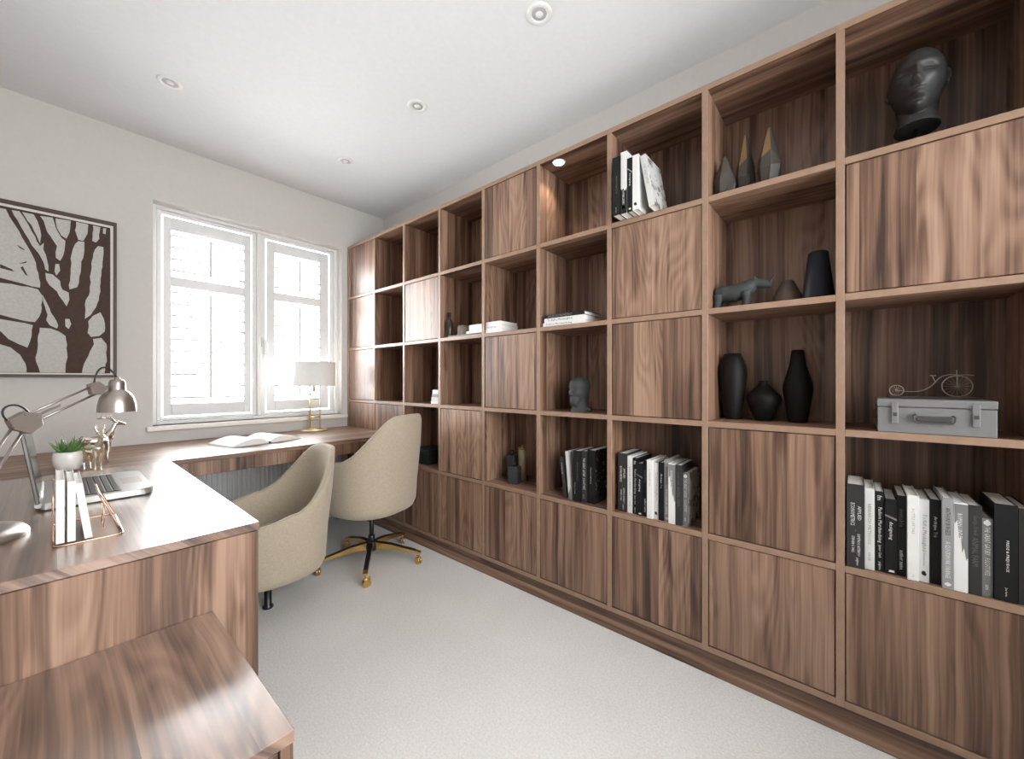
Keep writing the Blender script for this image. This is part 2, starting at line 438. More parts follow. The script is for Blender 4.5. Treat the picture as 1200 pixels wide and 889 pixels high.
# ------------------------------------------------------------------ plantation shutters
def shutter(label, px0, px1, ox0, ox1):
    cx = (px0 + px1) / 2; y0 = YW + 0.098
    t = thing('window_shutter', label, 'shutter', (cx, y0, 0.896), 0, 'white louvred shutters in the window')
    def part(name, bm):
        bmesh.ops.translate(bm, verts=bm.verts, vec=(-cx, -y0, -0.896)); return obj(name, bm, 'shutter_white', t)
    ya, yb = y0 - 0.013, y0 + 0.013
    for a, b_ in ((px0, ox0), (ox1, px1)):
        bm = NB(); box(bm, a, b_, ya, yb, 0.901, 2.195, 0.003); part('stile', bm)
    for za, zb, nm in ((0.901, 0.980, 'bottom_rail'), (1.745, 1.810, 'middle_rail'), (2.112, 2.195, 'top_rail')):
        bm = NB(); box(bm, ox0, ox1, ya, yb, za, zb, 0.003); part(nm, bm)
    # louvers: elliptical blades, nearly level
    tilt = R(-4)
    lou = NB(); n = 14
    rings = []
    for xx in (-(ox1 - ox0) / 2 + 0.002, (ox1 - ox0) / 2 - 0.002):
        rr = []
        for k in range(n):
            a = 2 * PI * k / n; yy = 0.034 * math.cos(a); zz = 0.0078 * math.copysign(abs(math.sin(a)) ** 0.7, math.sin(a))
            rr.append(lou.verts.new((xx, yy * math.cos(tilt) - zz * math.sin(tilt), yy * math.sin(tilt) + zz * math.cos(tilt))))
        rings.append(rr)
    for k in range(n):
        f_ = lou.faces.new((rings[0][k], rings[0][(k+1) % n], rings[1][(k+1) % n], rings[1][k])); f_.smooth = True
    lou.faces.new(rings[0]); lou.faces.new(list(reversed(rings[1])))
    me = mesh_of('louver', lou)
    oxc = (ox0 + ox1) / 2
    zs = [1.810 + (i + 0.5) * (0.302 / 4) for i in range(4)] + [0.980 + (i + 0.5) * (0.765 / 10) for i in range(10)]
    for z in zs:
        obj('louver', me, 'shutter_white', t, loc=(oxc - cx, 0.0, z - 0.896))
    for za, zb in ((1.835, 2.085), (1.015, 1.715)):
        bm = NB(); box(bm, oxc - 0.008, oxc + 0.008, y0 - 0.050, y0 - 0.037, za, zb, 0.002); part('tilt_rod', bm)
        # little staples
    return t
shutter('wider white louvred shutter panel hung in the window beside the framed tree print', 0.460, 0.950, 0.500, 0.904)
shutter('narrower white louvred shutter panel behind the gold table lamp', 1.052, 1.518, 1.108, 1.445)

# ------------------------------------------------------------------ bookcase
PITCH = 0.402; Y0 = 0.0262; TH = 0.022
ZL = [0.100, 0.532, 0.964, 1.396, 1.828, 2.260]          # board centres, bottom to top
XBK = 1.925                                              # face of the back panels
DIV = [Y0 + PITCH * k for k in range(-1, 8)]             # divider centres, k=-1 is the end panel
YEND = YW - 0.003
bc = thing('bookcase', 'wall-to-wall walnut bookcase of square cells, some open and some closed with doors', 'bookcase', (1.80, 1.45, 0))
BL = Vector((1.80, 1.45, 0))
def bpart(name, bm, mat, parent=bc):
    bmesh.ops.translate(bm, verts=bm.verts, vec=-BL); return obj(name, bm, mat, parent)
def edge_banding(bm):
    bm.faces.ensure_lookup_table()
    bmesh.ops.recalc_face_normals(bm, faces=bm.faces)
    for f_ in bm.faces:
        if f_.normal.x < -0.6 and abs(f_.calc_center_median().x - D) < 0.004: f_.material_index = 1
    return bm
for k, y in enumerate(DIV):
    bm = NB(); box(bm, D, XR - 0.004, y - TH / 2, y + TH / 2, 0.089, 2.249, 0.001); edge_banding(bm)
    bpart('side_panel' if k == 0 else 'divider', bm, ['walnut_z', 'walnut_edge_z'])
bm = NB(); box(bm, D, XR - 0.004, YEND - 0.030, YEND, 0.089, 2.249, 0.001); edge_banding(bm)
bpart('side_panel', bm, ['walnut_z', 'walnut_edge_z'])
bm = NB(); box(bm, D, XR - 0.004, DIV[0] - TH / 2, YEND, 2.249, 2.271, 0.001); edge_banding(bm)
bpart('top_board', bm, ['walnut_y', 'walnut_edge_y'])
bm = NB(); box(bm, D + 0.006, D + 0.026, DIV[0] - TH / 2, YEND, 0.0, 0.088, 0.001)
bpart('plinth', bm, 'walnut_y')
# cells: column c spans DIV[c]..DIV[c+1]; c=0 holds the head, c=8 touches the window wall
COLS = []
for c in range(9):
    a = DIV[c] + TH / 2
    b_ = (DIV[c + 1] - TH / 2) if c < 8 else YEND - 0.030
    COLS.append((a, b_))
for c, (a, b_) in enumerate(COLS):
    for r_ in range(5):
        bm = NB(); box(bm, D, XBK, a, b_, ZL[r_] - TH / 2, ZL[r_] + TH / 2, 0.001); edge_banding(bm)
        bpart('shelf', bm, ['walnut_y', 'walnut_edge_y'])
    bm = NB(); box(bm, XBK, XBK + 0.012, a, b_, 0.111, 2.249)
    bpart('back_panel', bm, 'walnut_z')
# doors: (column, row) rows counted from the top
DOORS = [(0,2),(0,5),(1,4),(1,5),(2,2),(2,3),(2,5),(3,5),(4,1),(4,3),(4,5),(5,4),(5,5),(6,2),(6,5),(7,4),(7,5),(8,1),(8,2),(8,3),(8,4),(8,5)]
for c, r_ in DOORS:
    a, b_ = COLS[c]
    zi = 5 - r_
    z0, z1 = ZL[zi] + TH / 2, ZL[zi + 1] - TH / 2
    g = 0.0028
    bm = NB(); box(bm, -0.0095, 0.0095, -(b_ - a) / 2 + g, (b_ - a) / 2 - g, -(z1 - z0) / 2 + g, (z1 - z0) / 2 - g, 0.0015)
    me = mesh_of('door', bm)
    obj('door', me, 'walnut_z', bc, loc=Vector((D + 0.0125, (a + b_) / 2, (z0 + z1) / 2)) - BL)
# recessed spotlight in a top cell
bm = NB(); lathe(bm, [(0.0, 0.0), (0.0, -0.002), (0.026, -0.002), (0.030, -0.0035), (0.034, -0.002), (0.034, 0.0)], 28, (1.689, 1.136, 2.249), cap=False)
sp = bpart('spotlight', bm, 'white_gloss')
bm = NB(); lathe(bm, [(0.0, -0.0025), (0.025, -0.0025), (0.025, -0.004), (0.0, -0.004)], 24, (1.689, 1.136, 2.249), cap=False)
ln = bpart('lens', bm, 'lit_lens', sp); ln['label'] = 'lit round lens'
sl = bpy.data.lights.new('shelf_spot', 'SPOT'); sl.energy = 3.0; sl.color = (1.0, 0.86, 0.72); sl.spot_size = R(110); sl.spot_blend = 0.6; sl.shadow_soft_size = 0.025
so = bpy.data.objects.new('shelf_spot', sl); C.objects.link(so); so.location = (1.689, 1.136, 2.242)

# ------------------------------------------------------------------ ceiling downlights
for i, (x, y) in enumerate([(0.378, 2.577), (1.286, 1.783), (1.291, 2.599), (1.286, 0.960)]):
    lab = ['white recessed ceiling downlight nearest the framed tree print', 'white recessed ceiling downlight midway along the row above the bookcase',
           'white recessed ceiling downlight in the bookcase row, closest to the window wall', 'white recessed ceiling downlight in the bookcase row, farthest from the window wall'][i]
    t = thing('ceiling_downlight', lab, 'light', (x, y, ZC), 0, 'recessed downlights in the ceiling')
    bm = NB(); lathe(bm, [(0.030, 0.0), (0.030, -0.003), (0.037, -0.006), (0.047, -0.006), (0.052, -0.002), (0.052, 0.0)], 36, cap=False)
    obj('bezel', bm, 'white_gloss', t)
    bm = NB(); lathe(bm, [(0.0, -0.0006), (0.030, -0.0006), (0.030, -0.002), (0.022, -0.0035), (0.0, -0.0035)], 28, cap=False)
    cup = obj('reflector', bm, 'downlight_grey', t)
    bm = NB(); lathe(bm, [(0.0, -0.0036), (0.016, -0.0036), (0.014, -0.006), (0.0, -0.007)], 20, cap=False)
    obj('bulb', bm, 'white_gloss', cup)

# ------------------------------------------------------------------ desk
ZD = 0.745
dk = thing('desk', 'L-shaped built-in walnut desk running under the window with a closed end panel', 'desk', (0.30, 2.30, 0))
DL = Vector((0.30, 2.30, 0))
def dpart(name, bm, mat):
    bmesh.ops.translate(bm, verts=bm.verts, vec=-DL); return obj(name, bm, mat, dk)
bm = NB(); box(bm, XL + 0.002, 0.368, 1.228, 2.476, ZD - 0.022, ZD, 0.0015); dpart('desk_top', bm, 'walnut_desk')
bm = NB(); box(bm, XL + 0.002, D - 0.002, 2.4765, YW - 0.002, ZD - 0.022, ZD, 0.0015); dpart('desk_top', bm, 'walnut_x')
bm = NB(); box(bm, XL + 0.002, 0.366, 1.232, 1.252, 0.0, ZD - 0.0245, 0.0015); dpart('end_panel', bm, 'walnut_z')
bm = NB(); box(bm, 0.368, D - 0.004, 2.486, 2.506, 0.652, ZD - 0.0225, 0.001); dpart('apron', bm, 'walnut_z')
bm = NB(); box(bm, 0.338, 0.358, 1.2525, 2.485, 0.652, ZD - 0.0225, 0.001); dpart('apron', bm, 'walnut_y')
bm = NB(); box(bm, XL + 0.004, XL + 0.026, 1.2525, 3.24, 0.0, ZD - 0.0225); dpart('side_panel', bm, 'walnut_z')
bm = NB(); box(bm, D - 0.030, D - 0.004, 2.5065, 3.24, 0.660, ZD - 0.0225); dpart('batten', bm, 'walnut_y')

# low cabinet in front of the desk end
lc = thing('low_cabinet', 'low walnut cabinet with a glossy top butted against the desk end panel', 'cabinet', (-0.30, 0.95, 0))
LL = Vector((-0.30, 0.95, 0))
def lpart(name, bm, mat):
    bmesh.ops.translate(bm, verts=bm.verts, vec=-LL); return obj(name, bm, mat, lc)
bm = NB(); box(bm, XL + 0.002, 0.264, 0.708, 1.2305, 0.524, 0.546, 0.0015); lpart('top_board', bm, 'walnut_desk')
bm = NB(); box(bm, 0.243, 0.263, 0.711, 1.2305, 0.0, 0.5215, 0.001); lpart('side_panel', bm, 'walnut_z')
bm = NB(); box(bm, XL + 0.004, 0.242, 0.732, 1.2305, 0.002, 0.521); lpart('body', bm, 'walnut_y')
for x0, x1 in ((XL + 0.004, -0.331), (-0.327, 0.240)):
    bm = NB(); box(bm, x0, x1, 0.7115, 0.7305, 0.02, 0.5200, 0.0015); lpart('door', bm, 'walnut_z')

# radiator below the window
rd = thing('radiator', 'pale grey ribbed panel radiator on the wall beneath the window desk', 'radiator', (0.98, YW - 0.06, 0.12))
RL = Vector((0.98, YW - 0.06, 0.12))
def rpart(name, bm, mat='radiator_white'):
    bmesh.ops.translate(bm, verts=bm.verts, vec=-RL); return obj(name, bm, mat, rd)
pts = []; x = 0.42
while x < 1.54:
    pts += [(x, YW - 0.085), (x + 0.008, YW - 0.098), (x + 0.018, YW - 0.098), (x + 0.026, YW - 0.085)]; x += 0.028
pts += [(x, YW - 0.085), (x, YW - 0.060), (0.42, YW - 0.060)]
bm = NB(); prism(bm, pts, 2, 0.135, 0.605); rpart('ribbed_panel', bm)
bm = NB(); box(bm, 0.415, x + 0.005, YW - 0.100, YW - 0.055, 0.605, 0.62, 0.003); rpart('top_grille', bm)
for xx in (0.60, 1.40):
    bm = NB(); box(bm, xx - 0.02, xx + 0.02, YW - 0.062, YW - 0.001, 0.30, 0.42); rpart('bracket', bm)
bm = NB(); tube(bm, [(1.53, YW - 0.07, 0.14), (1.53, YW - 0.07, 0.0)], 0.011, 10); lathe(bm, [(0.024, 0.0), (0.024, 0.03), (0.015, 0.05)], 14, (1.53, YW - 0.07, 0.0)); rpart('pipe', bm, 'black_metal')

# ------------------------------------------------------------------ framed tree print
fp = thing('framed_print', 'brown and pale bare-tree print in a dark frame on the window wall', 'picture', (-0.2, YW, 1.16))
FX0, FX1, FZ0, FZ1 = -0.640, 0.240, 1.150, 2.048
FL = Vector((-0.2, YW, 1.16))
def fpart(name, bm, mat, parent=fp):
    bmesh.ops.translate(bm, verts=bm.verts, vec=-FL); return obj(name, bm, mat, parent)
bm = NB(); w_ = 0.014
for q in ((FX0, FX1, FZ1 - w_ - 0.006, FZ1), (FX0, FX1, FZ0, FZ0 + w_)): box(bm, q[0], q[1], YW - 0.030, YW - 0.001, q[2], q[3], 0.001)
for q in ((FX0, FX0 + w_), (FX1 - w_, FX1)): box(bm, q[0], q[1], YW - 0.030, YW - 0.001, FZ0 + w_, FZ1 - w_ - 0.006, 0.001)
fpart('frame', bm, 'frame_brown')
bm = NB(); box(bm, FX0 + w_, FX1 - w_, YW - 0.018, YW - 0.010, FZ0 + w_, FZ1 - w_ - 0.006); fpart('mat_board', bm, 'mat_board')
PX0, PX1, PZ0, PZ1 = FX0 + 0.026, 0.214, 1.172, 2.014
bm = NB(); box(bm, PX0, PX1, YW - 0.0195, YW - 0.0182, PZ0, PZ1); pr = fpart('print', bm, 'ink_brown')
POLY = [
[(-0.6,2.0),(-0.158,2.0),(-0.147,1.966),(-0.127,1.924),(-0.106,1.87),(-0.089,1.831),(-0.068,1.775),(-0.059,1.722),(-0.05,1.668),(-0.047,1.622),(-0.075,1.624),(-0.137,1.64),(-0.176,1.649),(-0.36,1.70),(-0.6,1.72)],
[(-0.14,2.001),(-0.115,2.004),(-0.096,1.966),(-0.075,1.912),(-0.047,1.842),(-0.034,1.862),(-0.036,1.828),(-0.023,1.775),(-0.018,1.714),(-0.029,1.723),(-0.043,1.781),(-0.075,1.84),(-0.099,1.899),(-0.12,1.953)],
[(-0.106,2.003),(-0.068,2.002),(-0.05,1.947),(-0.043,1.899),(-0.047,1.856),(-0.068,1.919),(-0.089,1.963)],
[(-0.047,2.001),(-0.003,2.006),(0.008,1.953),(0.027,1.907),(0.042,1.893),(0.038,1.835),(0.023,1.78),(0.008,1.793),(0.012,1.857),(-0.01,1.902),(-0.029,1.953)],
[(0.006,2.005),(0.061,2.009),(0.057,1.944),(0.046,1.906),(0.027,1.918),(0.012,1.954)],
[(0.081,2.009),(0.127,2.009),(0.124,1.957),(0.108,1.911),(0.089,1.912),(0.077,1.961)],
[(0.089,1.904),(0.112,1.907),(0.112,1.865),(0.1,1.768),(0.093,1.708),(0.085,1.648),(0.057,1.631),(0.054,1.654),(0.061,1.748),(0.065,1.83),(0.077,1.885)],
[(0.145,2.008),(0.174,2.007),(0.17,1.94),(0.157,1.915),(0.142,1.92)],
[(0.185,2.004),(0.197,2.006),(0.195,1.973),(0.184,1.974)],
[(0.165,1.897),(0.186,1.896),(0.185,1.835),(0.178,1.737),(0.174,1.64),(0.161,1.565),(0.137,1.502),(0.114,1.476),(0.114,1.558),(0.133,1.633),(0.137,1.74),(0.145,1.826),(0.153,1.875)],
[(0.145,1.497),(0.174,1.521),(0.188,1.485),(0.191,1.412),(0.17,1.386),(0.137,1.377),(0.124,1.4),(0.127,1.465)],
[(0.145,1.366),(0.178,1.375),(0.199,1.34),(0.199,1.267),(0.191,1.174),(0.103,1.174),(0.112,1.228),(0.133,1.294),(0.149,1.336)],
[(-0.029,1.704),(-0.003,1.7),(0.023,1.671),(0.031,1.626),(0.054,1.613),(0.056,1.573),(0.046,1.537),(0.031,1.569),(0.012,1.612),(-0.014,1.641),(-0.026,1.667)],
[(0.006,1.759),(0.019,1.762),(0.023,1.728),(0.01,1.697),(0.003,1.718)],
[(-0.039,1.586),(-0.029,1.56),(-0.014,1.517),(0.001,1.474),(0.016,1.43),(0.012,1.412),(-0.014,1.427),(-0.026,1.453),(-0.021,1.482),(-0.036,1.548)],
[(0.041,1.467),(0.056,1.469),(0.063,1.441),(0.054,1.413),(0.042,1.427)],
[(-0.6,1.66),(-0.40,1.64),(-0.176,1.624),(-0.137,1.624),(-0.054,1.612),(-0.039,1.581),(-0.041,1.513),(-0.05,1.467),(-0.064,1.438),(-0.096,1.44),(-0.137,1.451),(-0.176,1.463),(-0.4,1.49),(-0.6,1.50)],
[(-0.6,1.46),(-0.4,1.45),(-0.176,1.441),(-0.137,1.435),(-0.096,1.429),(-0.071,1.421),(-0.075,1.365),(-0.089,1.303),(-0.116,1.318),(-0.15,1.342),(-0.173,1.378),(-0.3,1.44)],
[(-0.6,1.40),(-0.35,1.38),(-0.25,1.34),(-0.176,1.314),(-0.143,1.3),(-0.113,1.264),(-0.096,1.221),(-0.092,1.174),(-0.6,1.174)],
[(-0.048,1.41),(-0.01,1.41),(0.019,1.396),(0.042,1.375),(0.048,1.283),(0.042,1.174),(-0.047,1.174),(-0.061,1.233),(-0.054,1.322)]]
def roughen(poly, rng, amp=0.0035):
    out = []
    for i, p in enumerate(poly):
        q = poly[(i + 1) % len(poly)]
        d = math.hypot(q[0]-p[0], q[1]-p[1]); n = max(1, int(d / 0.022))
        edge = (p[1] > 1.995 and q[1] > 1.995) or (p[1] < 1.18 and q[1] < 1.18) or (p[0] < -0.55 and q[0] < -0.55)
        for k in range(n):
            t_ = k / n; j = 0 if (edge or k == 0) else amp
            out.append((p[0] + (q[0]-p[0])*t_ + rng.uniform(-j, j), p[1] + (q[1]-p[1])*t_ + rng.uniform(-j, j)))
    return out
rng = random.Random(3)
bm = NB()
for pl in POLY:
    prism(bm, roughen(pl, rng), 1, YW - 0.0203, YW - 0.0196)
fpart('bare_paper', bm, 'print_paper', pr)
bm = NB()   # loose twig strokes in the pale field
for q in ([(-0.124,1.83),(-0.100,1.812),(-0.098,1.805),(-0.115,1.815)], [(-0.176,1.718),(-0.14,1.70),(-0.131,1.688),(-0.16,1.695),(-0.176,1.698)], [(-0.112,1.715),(-0.104,1.722),(-0.088,1.676),(-0.096,1.680)],
          [(-0.118,1.733),(-0.094,1.742),(-0.090,1.752),(-0.102,1.738)], [(-0.30,1.93),(-0.27,1.90),(-0.262,1.86),(-0.28,1.89)], [(-0.45,1.80),(-0.38,1.78),(-0.36,1.76),(-0.42,1.775)]):
    prism(bm, q, 1, YW - 0.0209, YW - 0.0204)
fpart('twig_stroke', bm, 'ink_brown', pr)

# ------------------------------------------------------------------ chairs
def sm(t): t = max(0.0, min(1.0, t)); return t * t * (3 - 2 * t)
def rim_z(a):
    a = abs(a)
    if a < R(80):
        t_ = a / R(80)
        return 0.592 - 0.257 * (0.34 * t_ ** 2.2 + 0.66 * sm((a - R(19)) / R(54)))
    if a < R(118): return 0.335 - 0.03 * sm((a - R(80)) / R(38))
    return 0.305 + (0.150 - 0.305) * sm((a - R(118)) / R(42))
def plan(a, r):
    """superellipse plan; a=0 is the back (-y)"""
    s_, c_ = math.sin(a), -math.cos(a)
    e = 2.35
    k = (abs(s_) ** e + abs(c_) ** e) ** (-1 / e)
    return s_ * k * r * 0.282, c_ * k * r * 0.270
def lean(a, z):
    w_ = max(0.0, math.cos(a)) ** 1.5
    return -0.035 * w_ * max(0, (z - 0.15) / 0.45) ** 1.3
def shell_mesh():
    bm = NB(); n = 72
    outer_f = [(0.45, 0.0), (0.78, 0.0), (0.87, 0.012), (0.925, 0.045)]
    rows = []
    def row(fn):
        rows.append([bm.verts.new(fn(-PI + 2 * PI * k / n)) for k in range(n)])
    def pt(a, rr, z): x, y = plan(a, rr); return (x, y + lean(a, z), z)
    for rf, z in outer_f: row(lambda a: pt(a, rf, z))
    for t_ in (0.12, 0.3, 0.5, 0.7, 0.85, 0.95): row(lambda a: pt(a, 0.935 + 0.065 * sm(t_ * 1.2), 0.045 + (rim_z(a) - 0.012 - 0.045) * t_))
    row(lambda a: pt(a, 0.993, rim_z(a) - 0.006))
    row(lambda a: pt(a, 0.965, rim_z(a)))
    row(lambda a: pt(a, 0.925, rim_z(a) - 0.001))
    row(lambda a: pt(a, 0.895, rim_z(a) - 0.010))
    for t_ in (0.1, 0.3, 0.55, 0.8, 1.0): row(lambda a: pt(a, 0.89 - 0.06 * t_, (rim_z(a) - 0.012) * (1 - t_) + 0.115 * t_))
    row(lambda a: pt(a, 0.5, 0.110))
    for i in range(len(rows) - 1):
        for k in range(n):
            f_ = bm.faces.new((rows[i][k], rows[i][(k+1) % n], rows[i+1][(k+1) % n], rows[i+1][k])); f_.smooth = True
    bm.faces.new(list(reversed(rows[0]))); bm.faces.new(rows[-1])
    return mesh_of('shell', bm)
SHELL = shell_mesh()
def rim_piping():
    bm = NB(); n = 96
    pts = []
    for k in range(n):
        a = -PI + 2 * PI * k / n; x, y = plan(a, 0.985); z = rim_z(a)
        pts.append((x, y + lean(a, z), z - 0.001))
    tube(bm, pts, 0.0032, 6, closed=True)
    return mesh_of('piping', bm)
PIPING = rim_piping()
def cushion():
    bm = NB(); n = 56; rows = []
    for rf, z in ((0.70, 0.116), (0.80, 0.122), (0.825, 0.14), (0.80, 0.163), (0.68, 0.172), (0.40, 0.176)):
        rows.append([bm.verts.new((*plan(-PI + 2*PI*k/n, rf), z)) for k in range(n)])
    for i in range(len(rows) - 1):
        for k in range(n):
            f_ = bm.faces.new((rows[i][k], rows[i][(k+1) % n], rows[i+1][(k+1) % n], rows[i+1][k])); f_.smooth = True
    bm.faces.new(list(reversed(rows[0]))); bm.faces.new(rows[-1])
    return mesh_of('seat_cushion', bm)
CUSH = cushion()
def chair_top(t, z):
    sh = obj('shell', SHELL, 'fabric', t, loc=(0, 0, z))
    obj('piping', PIPING, 'fabric', sh)
    obj('seat_cushion', CUSH, 'fabric', t, loc=(0, 0, z))
# swivel chair with gold star base, its back to the room
c2 = thing('swivel_chair', 'beige fabric tub chair on a gold five-star base with castors', 'chair', (1.290, 2.262, 0), R(16))
chair_top(c2, 0.340)
bm = NB(); lathe(bm, [(0.013, 0.13), (0.013, 0.318)], 16); lathe(bm, [(0.020, 0.10), (0.020, 0.17), (0.016, 0.175)], 16); obj('gas_lift', bm, 'black_metal', c2)
bm = NB(); box(bm, -0.075, 0.075, -0.09, 0.09, 0.316, 0.3395, 0.004); tube(bm, [(0.06, 0.0, 0.324), (0.16, -0.02, 0.324), (0.20, -0.03, 0.321)], 0.005, 8)
obj('tilt_mechanism', bm, 'black_metal', c2)
bm = NB(); lathe(bm, [(0.0, 0.082), (0.034, 0.082), (0.038, 0.10), (0.034, 0.135), (0.022, 0.142), (0.0, 0.142)], 24, cap=False); obj('hub', bm, 'black_metal', c2)
base_off = R(-16)
for k in range(5):
    a = R(18 + 72 * k) + base_off
    ca, sa = math.cos(a), math.sin(a)
    M = Matrix.Rotation(a, 4, 'Z')
    bm = NB()
    prism(bm, [(0.028, 0.088), (0.028, 0.130), (0.12, 0.122), (0.285, 0.086), (0.312, 0.078), (0.312, 0.066), (0.28, 0.070), (0.12, 0.092)], 1, -0.013, 0.013)
    bmesh.ops.transform(bm, matrix=M, verts=bm.verts)
    lg = obj('base_leg', bm, 'gold', c2)
    bm = NB()
    prism(bm, [(0.028, 0.1303), (0.028, 0.134), (0.12, 0.126), (0.28, 0.0905), (0.28, 0.0875), (0.12, 0.1225)], 1, -0.011, 0.011)
    bmesh.ops.transform(bm, matrix=M, verts=bm.verts)
    obj('cover_strip', bm, 'black_metal', lg)
    bm = NB()
    tube(bm, [(0.302, 0, 0.072), (0.302, 0, 0.045)], 0.005, 8)
    for s_ in (-1, 1):
        tube(bm, [(0.310, s_ * 0.003, 0.0217), (0.310, s_ * 0.013, 0.0217)], 0.0215, 20)
    box(bm, 0.296, 0.330, -0.004, 0.004, 0.026, 0.052, 0.002)
    tw = Matrix.Translation((0.302 * ca, 0.302 * sa, 0)) @ Matrix.Rotation(a + R(40 + 25 * k), 4, 'Z') @ Matrix.Translation((-0.302, 0, 0))
    bmesh.ops.transform(bm, matrix=tw, verts=bm.verts)
    obj('castor', bm, 'gold', c2)
# lower tub chair tucked at the desk
c1 = thing('tub_chair', 'low beige fabric tub chair on a short black pedestal, tucked against the desk', 'chair', (0.697, 2.205, 0), R(90))
chair_top(c1, 0.185)
bm = NB(); lathe(bm, [(0.0, 0.0), (0.024, 0.0), (0.024, 0.010), (0.0165, 0.016), (0.0165, 0.184), (0.0, 0.184)], 20, cap=False); obj('pedestal', bm, 'black_metal', c1)

# ------------------------------------------------------------------ things on the desk
# table lamp by the window
tl = thing('table_lamp', 'table lamp with white drum shade and slim gold frame by the window', 'lamp', (1.318, 3.160, ZD))
bm = NB(); lathe(bm, [(0.0, 0.0), (0.098, 0.0), (0.098, 0.008), (0.090, 0.012), (0.0, 0.012)], 40, cap=False); lathe(bm, [(0.055, 0.012), (0.055, 0.02), (0.0, 0.02)], 32, cap=False); obj('base', bm, 'pale_gold', tl)
for dx, dy in ((-0.042, -0.02), (-0.012, 0.04), (0.042, -0.008)):
    bm = NB(); tube(bm, [(dx, dy, 0.018), (dx, dy, 0.40)], 0.0042, 8); obj('post', bm, 'pale_gold', tl)
for z in (0.105, 0.245):
    bm = NB()
    P_ = [(-0.042, -0.02, z), (-0.012, 0.04, z), (0.042, -0.008, z)]
    for i in range(3): tube(bm, [P_[i], P_[(i+1) % 3]], 0.004, 8)
    obj('cross_bar', bm, 'gold', tl)
bm = NB(); tube(bm, [(0.0, 0.004, 0.30), (0.0, 0.004, 0.36)], 0.012, 12); tube(bm, [(-0.042, -0.02, 0.36), (0.042, -0.008, 0.36)], 0.003, 6); tube(bm, [(0.0, 0.004, 0.36), (-0.012, 0.04, 0.36)], 0.003, 6); obj('socket', bm, 'pale_gold', tl)
bm = NB(); lathe(bm, [(0.150, 0.345), (0.150, 0.530), (0.147, 0.530), (0.147, 0.345), (0.150, 0.345)], 56, cap=False)
tube(bm, [(-0.148, 0.0, 0.40), (0.148, 0.0, 0.40)], 0.0018, 6)
obj('shade', bm, 'lamp_shade', tl)

# open book
ob = thing('open_book', 'open book with blank cream pages lying on the window desk', 'book', (0.840, 2.86, ZD), R(12))
def page_block(sgn):
    bm = NB(); prof = []
    n = 14; Wd = 0.205
    for i in range(n + 1):
        t_ = i / n
        prof.append((sgn * (0.002 + Wd * t_), 0.008 + 0.040 * math.sin(PI * min(1, t_ * 1.02)) ** 0.8 * (1 - t_ * 0.55)))
    low = [(sgn * (0.002 + Wd), 0.004), (sgn * 0.002, 0.004)]
    pts = prof + low
    prism(bm, pts, 1, -0.135, 0.135)
    return bm
for s_ in (-1, 1): obj('page_block', page_block(s_), 'paper', ob)
bm = NB(); box(bm, -0.212, 0.212, -0.139, 0.139, 0.0, 0.0038, 0.001); obj('cover', bm, 'book_offwhite', ob)
bm = NB(); box(bm, -0.003, 0.003, -0.150, -0.136, 0.0002, 0.012); obj('ribbon', bm, 'print_black', ob)

# laptop: lid seen edge-on, keyboard facing the chair
lp = thing('laptop', 'open silver-grey laptop with black keyboard on the desk corner', 'laptop', (0.10, 2.005, ZD))
X0, X1, YA, YBk = -0.125, 0.125, -0.200, 0.200
bm = NB()
outl = []
for cx_, cy_, a0 in ((X1 - 0.035, YBk - 0.035, 0), (X0 + 0.008, YBk - 0.008, 90), (X0 + 0.008, YA + 0.008, 180), (X1 - 0.035, YA + 0.035, 270)):
    rr = 0.035 if cx_ > 0 else 0.008
    for j in range(6): a = R(a0 + 18 * j); outl.append((cx_ + rr * math.cos(a), cy_ + rr * math.sin(a)))
prism(bm, outl, 2, 0.004, 0.022); es = [e for e in bm.edges if abs(e.verts[0].co.z - e.verts[1].co.z) < 1e-6 and e.verts[0].co.z > 0.02]
bmesh.ops.bevel(bm, geom=es, offset=0.003, segments=2, affect='EDGES')
obj('base', bm, 'aluminium', lp)
bm = NB(); box(bm, X0 + 0.01, X1 - 0.02, YA + 0.01, YBk - 0.01, 0.0, 0.0042); obj('underside', bm, 'key_black', lp)
bm = NB(); box(bm, X0 + 0.066, X0 + 0.172, YA + 0.030, YBk - 0.030, 0.0218, 0.0226); kb = obj('keyboard', bm, 'key_black', lp)
bm = NB(); box(bm, -0.0072, 0.0072, -0.0095, 0.0095, 0, 0.0022, 0.0008); KEY = mesh_of('key', bm)
for r_ in range(6):
    for c_ in range(15):
        obj('key', KEY, 'key_grey', kb, loc=(X0 + 0.0755 + r_ * 0.0174, YA + 0.043 + c_ * 0.0224, 0.0226))
bm = NB(); box(bm, X0 + 0.184, X0 + 0.236, -0.055, 0.055, 0.0216, 0.0224); obj('trackpad', bm, 'taupe_metal', lp)
bm = NB(); tube(bm, [(X0 - 0.004, YA + 0.004, 0.018), (X0 - 0.004, YBk - 0.004, 0.018)], 0.0085, 14); obj('hinge', bm, 'aluminium', lp)
bm = NB(); box(bm, -0.0055, 0.0035, YA, YBk, 0.0, 0.262, 0.002)
ms = Matrix.Translation((X0 - 0.004, 0, 0.022)) @ Matrix.Rotation(R(-8), 4, 'Y')
bmesh.ops.transform(bm, matrix=ms, verts=bm.verts); lid = obj('lid', bm, 'dark_aluminium', lp)
bm = NB(); box(bm, 0.0036, 0.0044, YA + 0.012, YBk - 0.012, 0.012, 0.250); bmesh.ops.transform(bm, matrix=ms, verts=bm.verts); obj('screen', bm, 'screen_glass', lid)

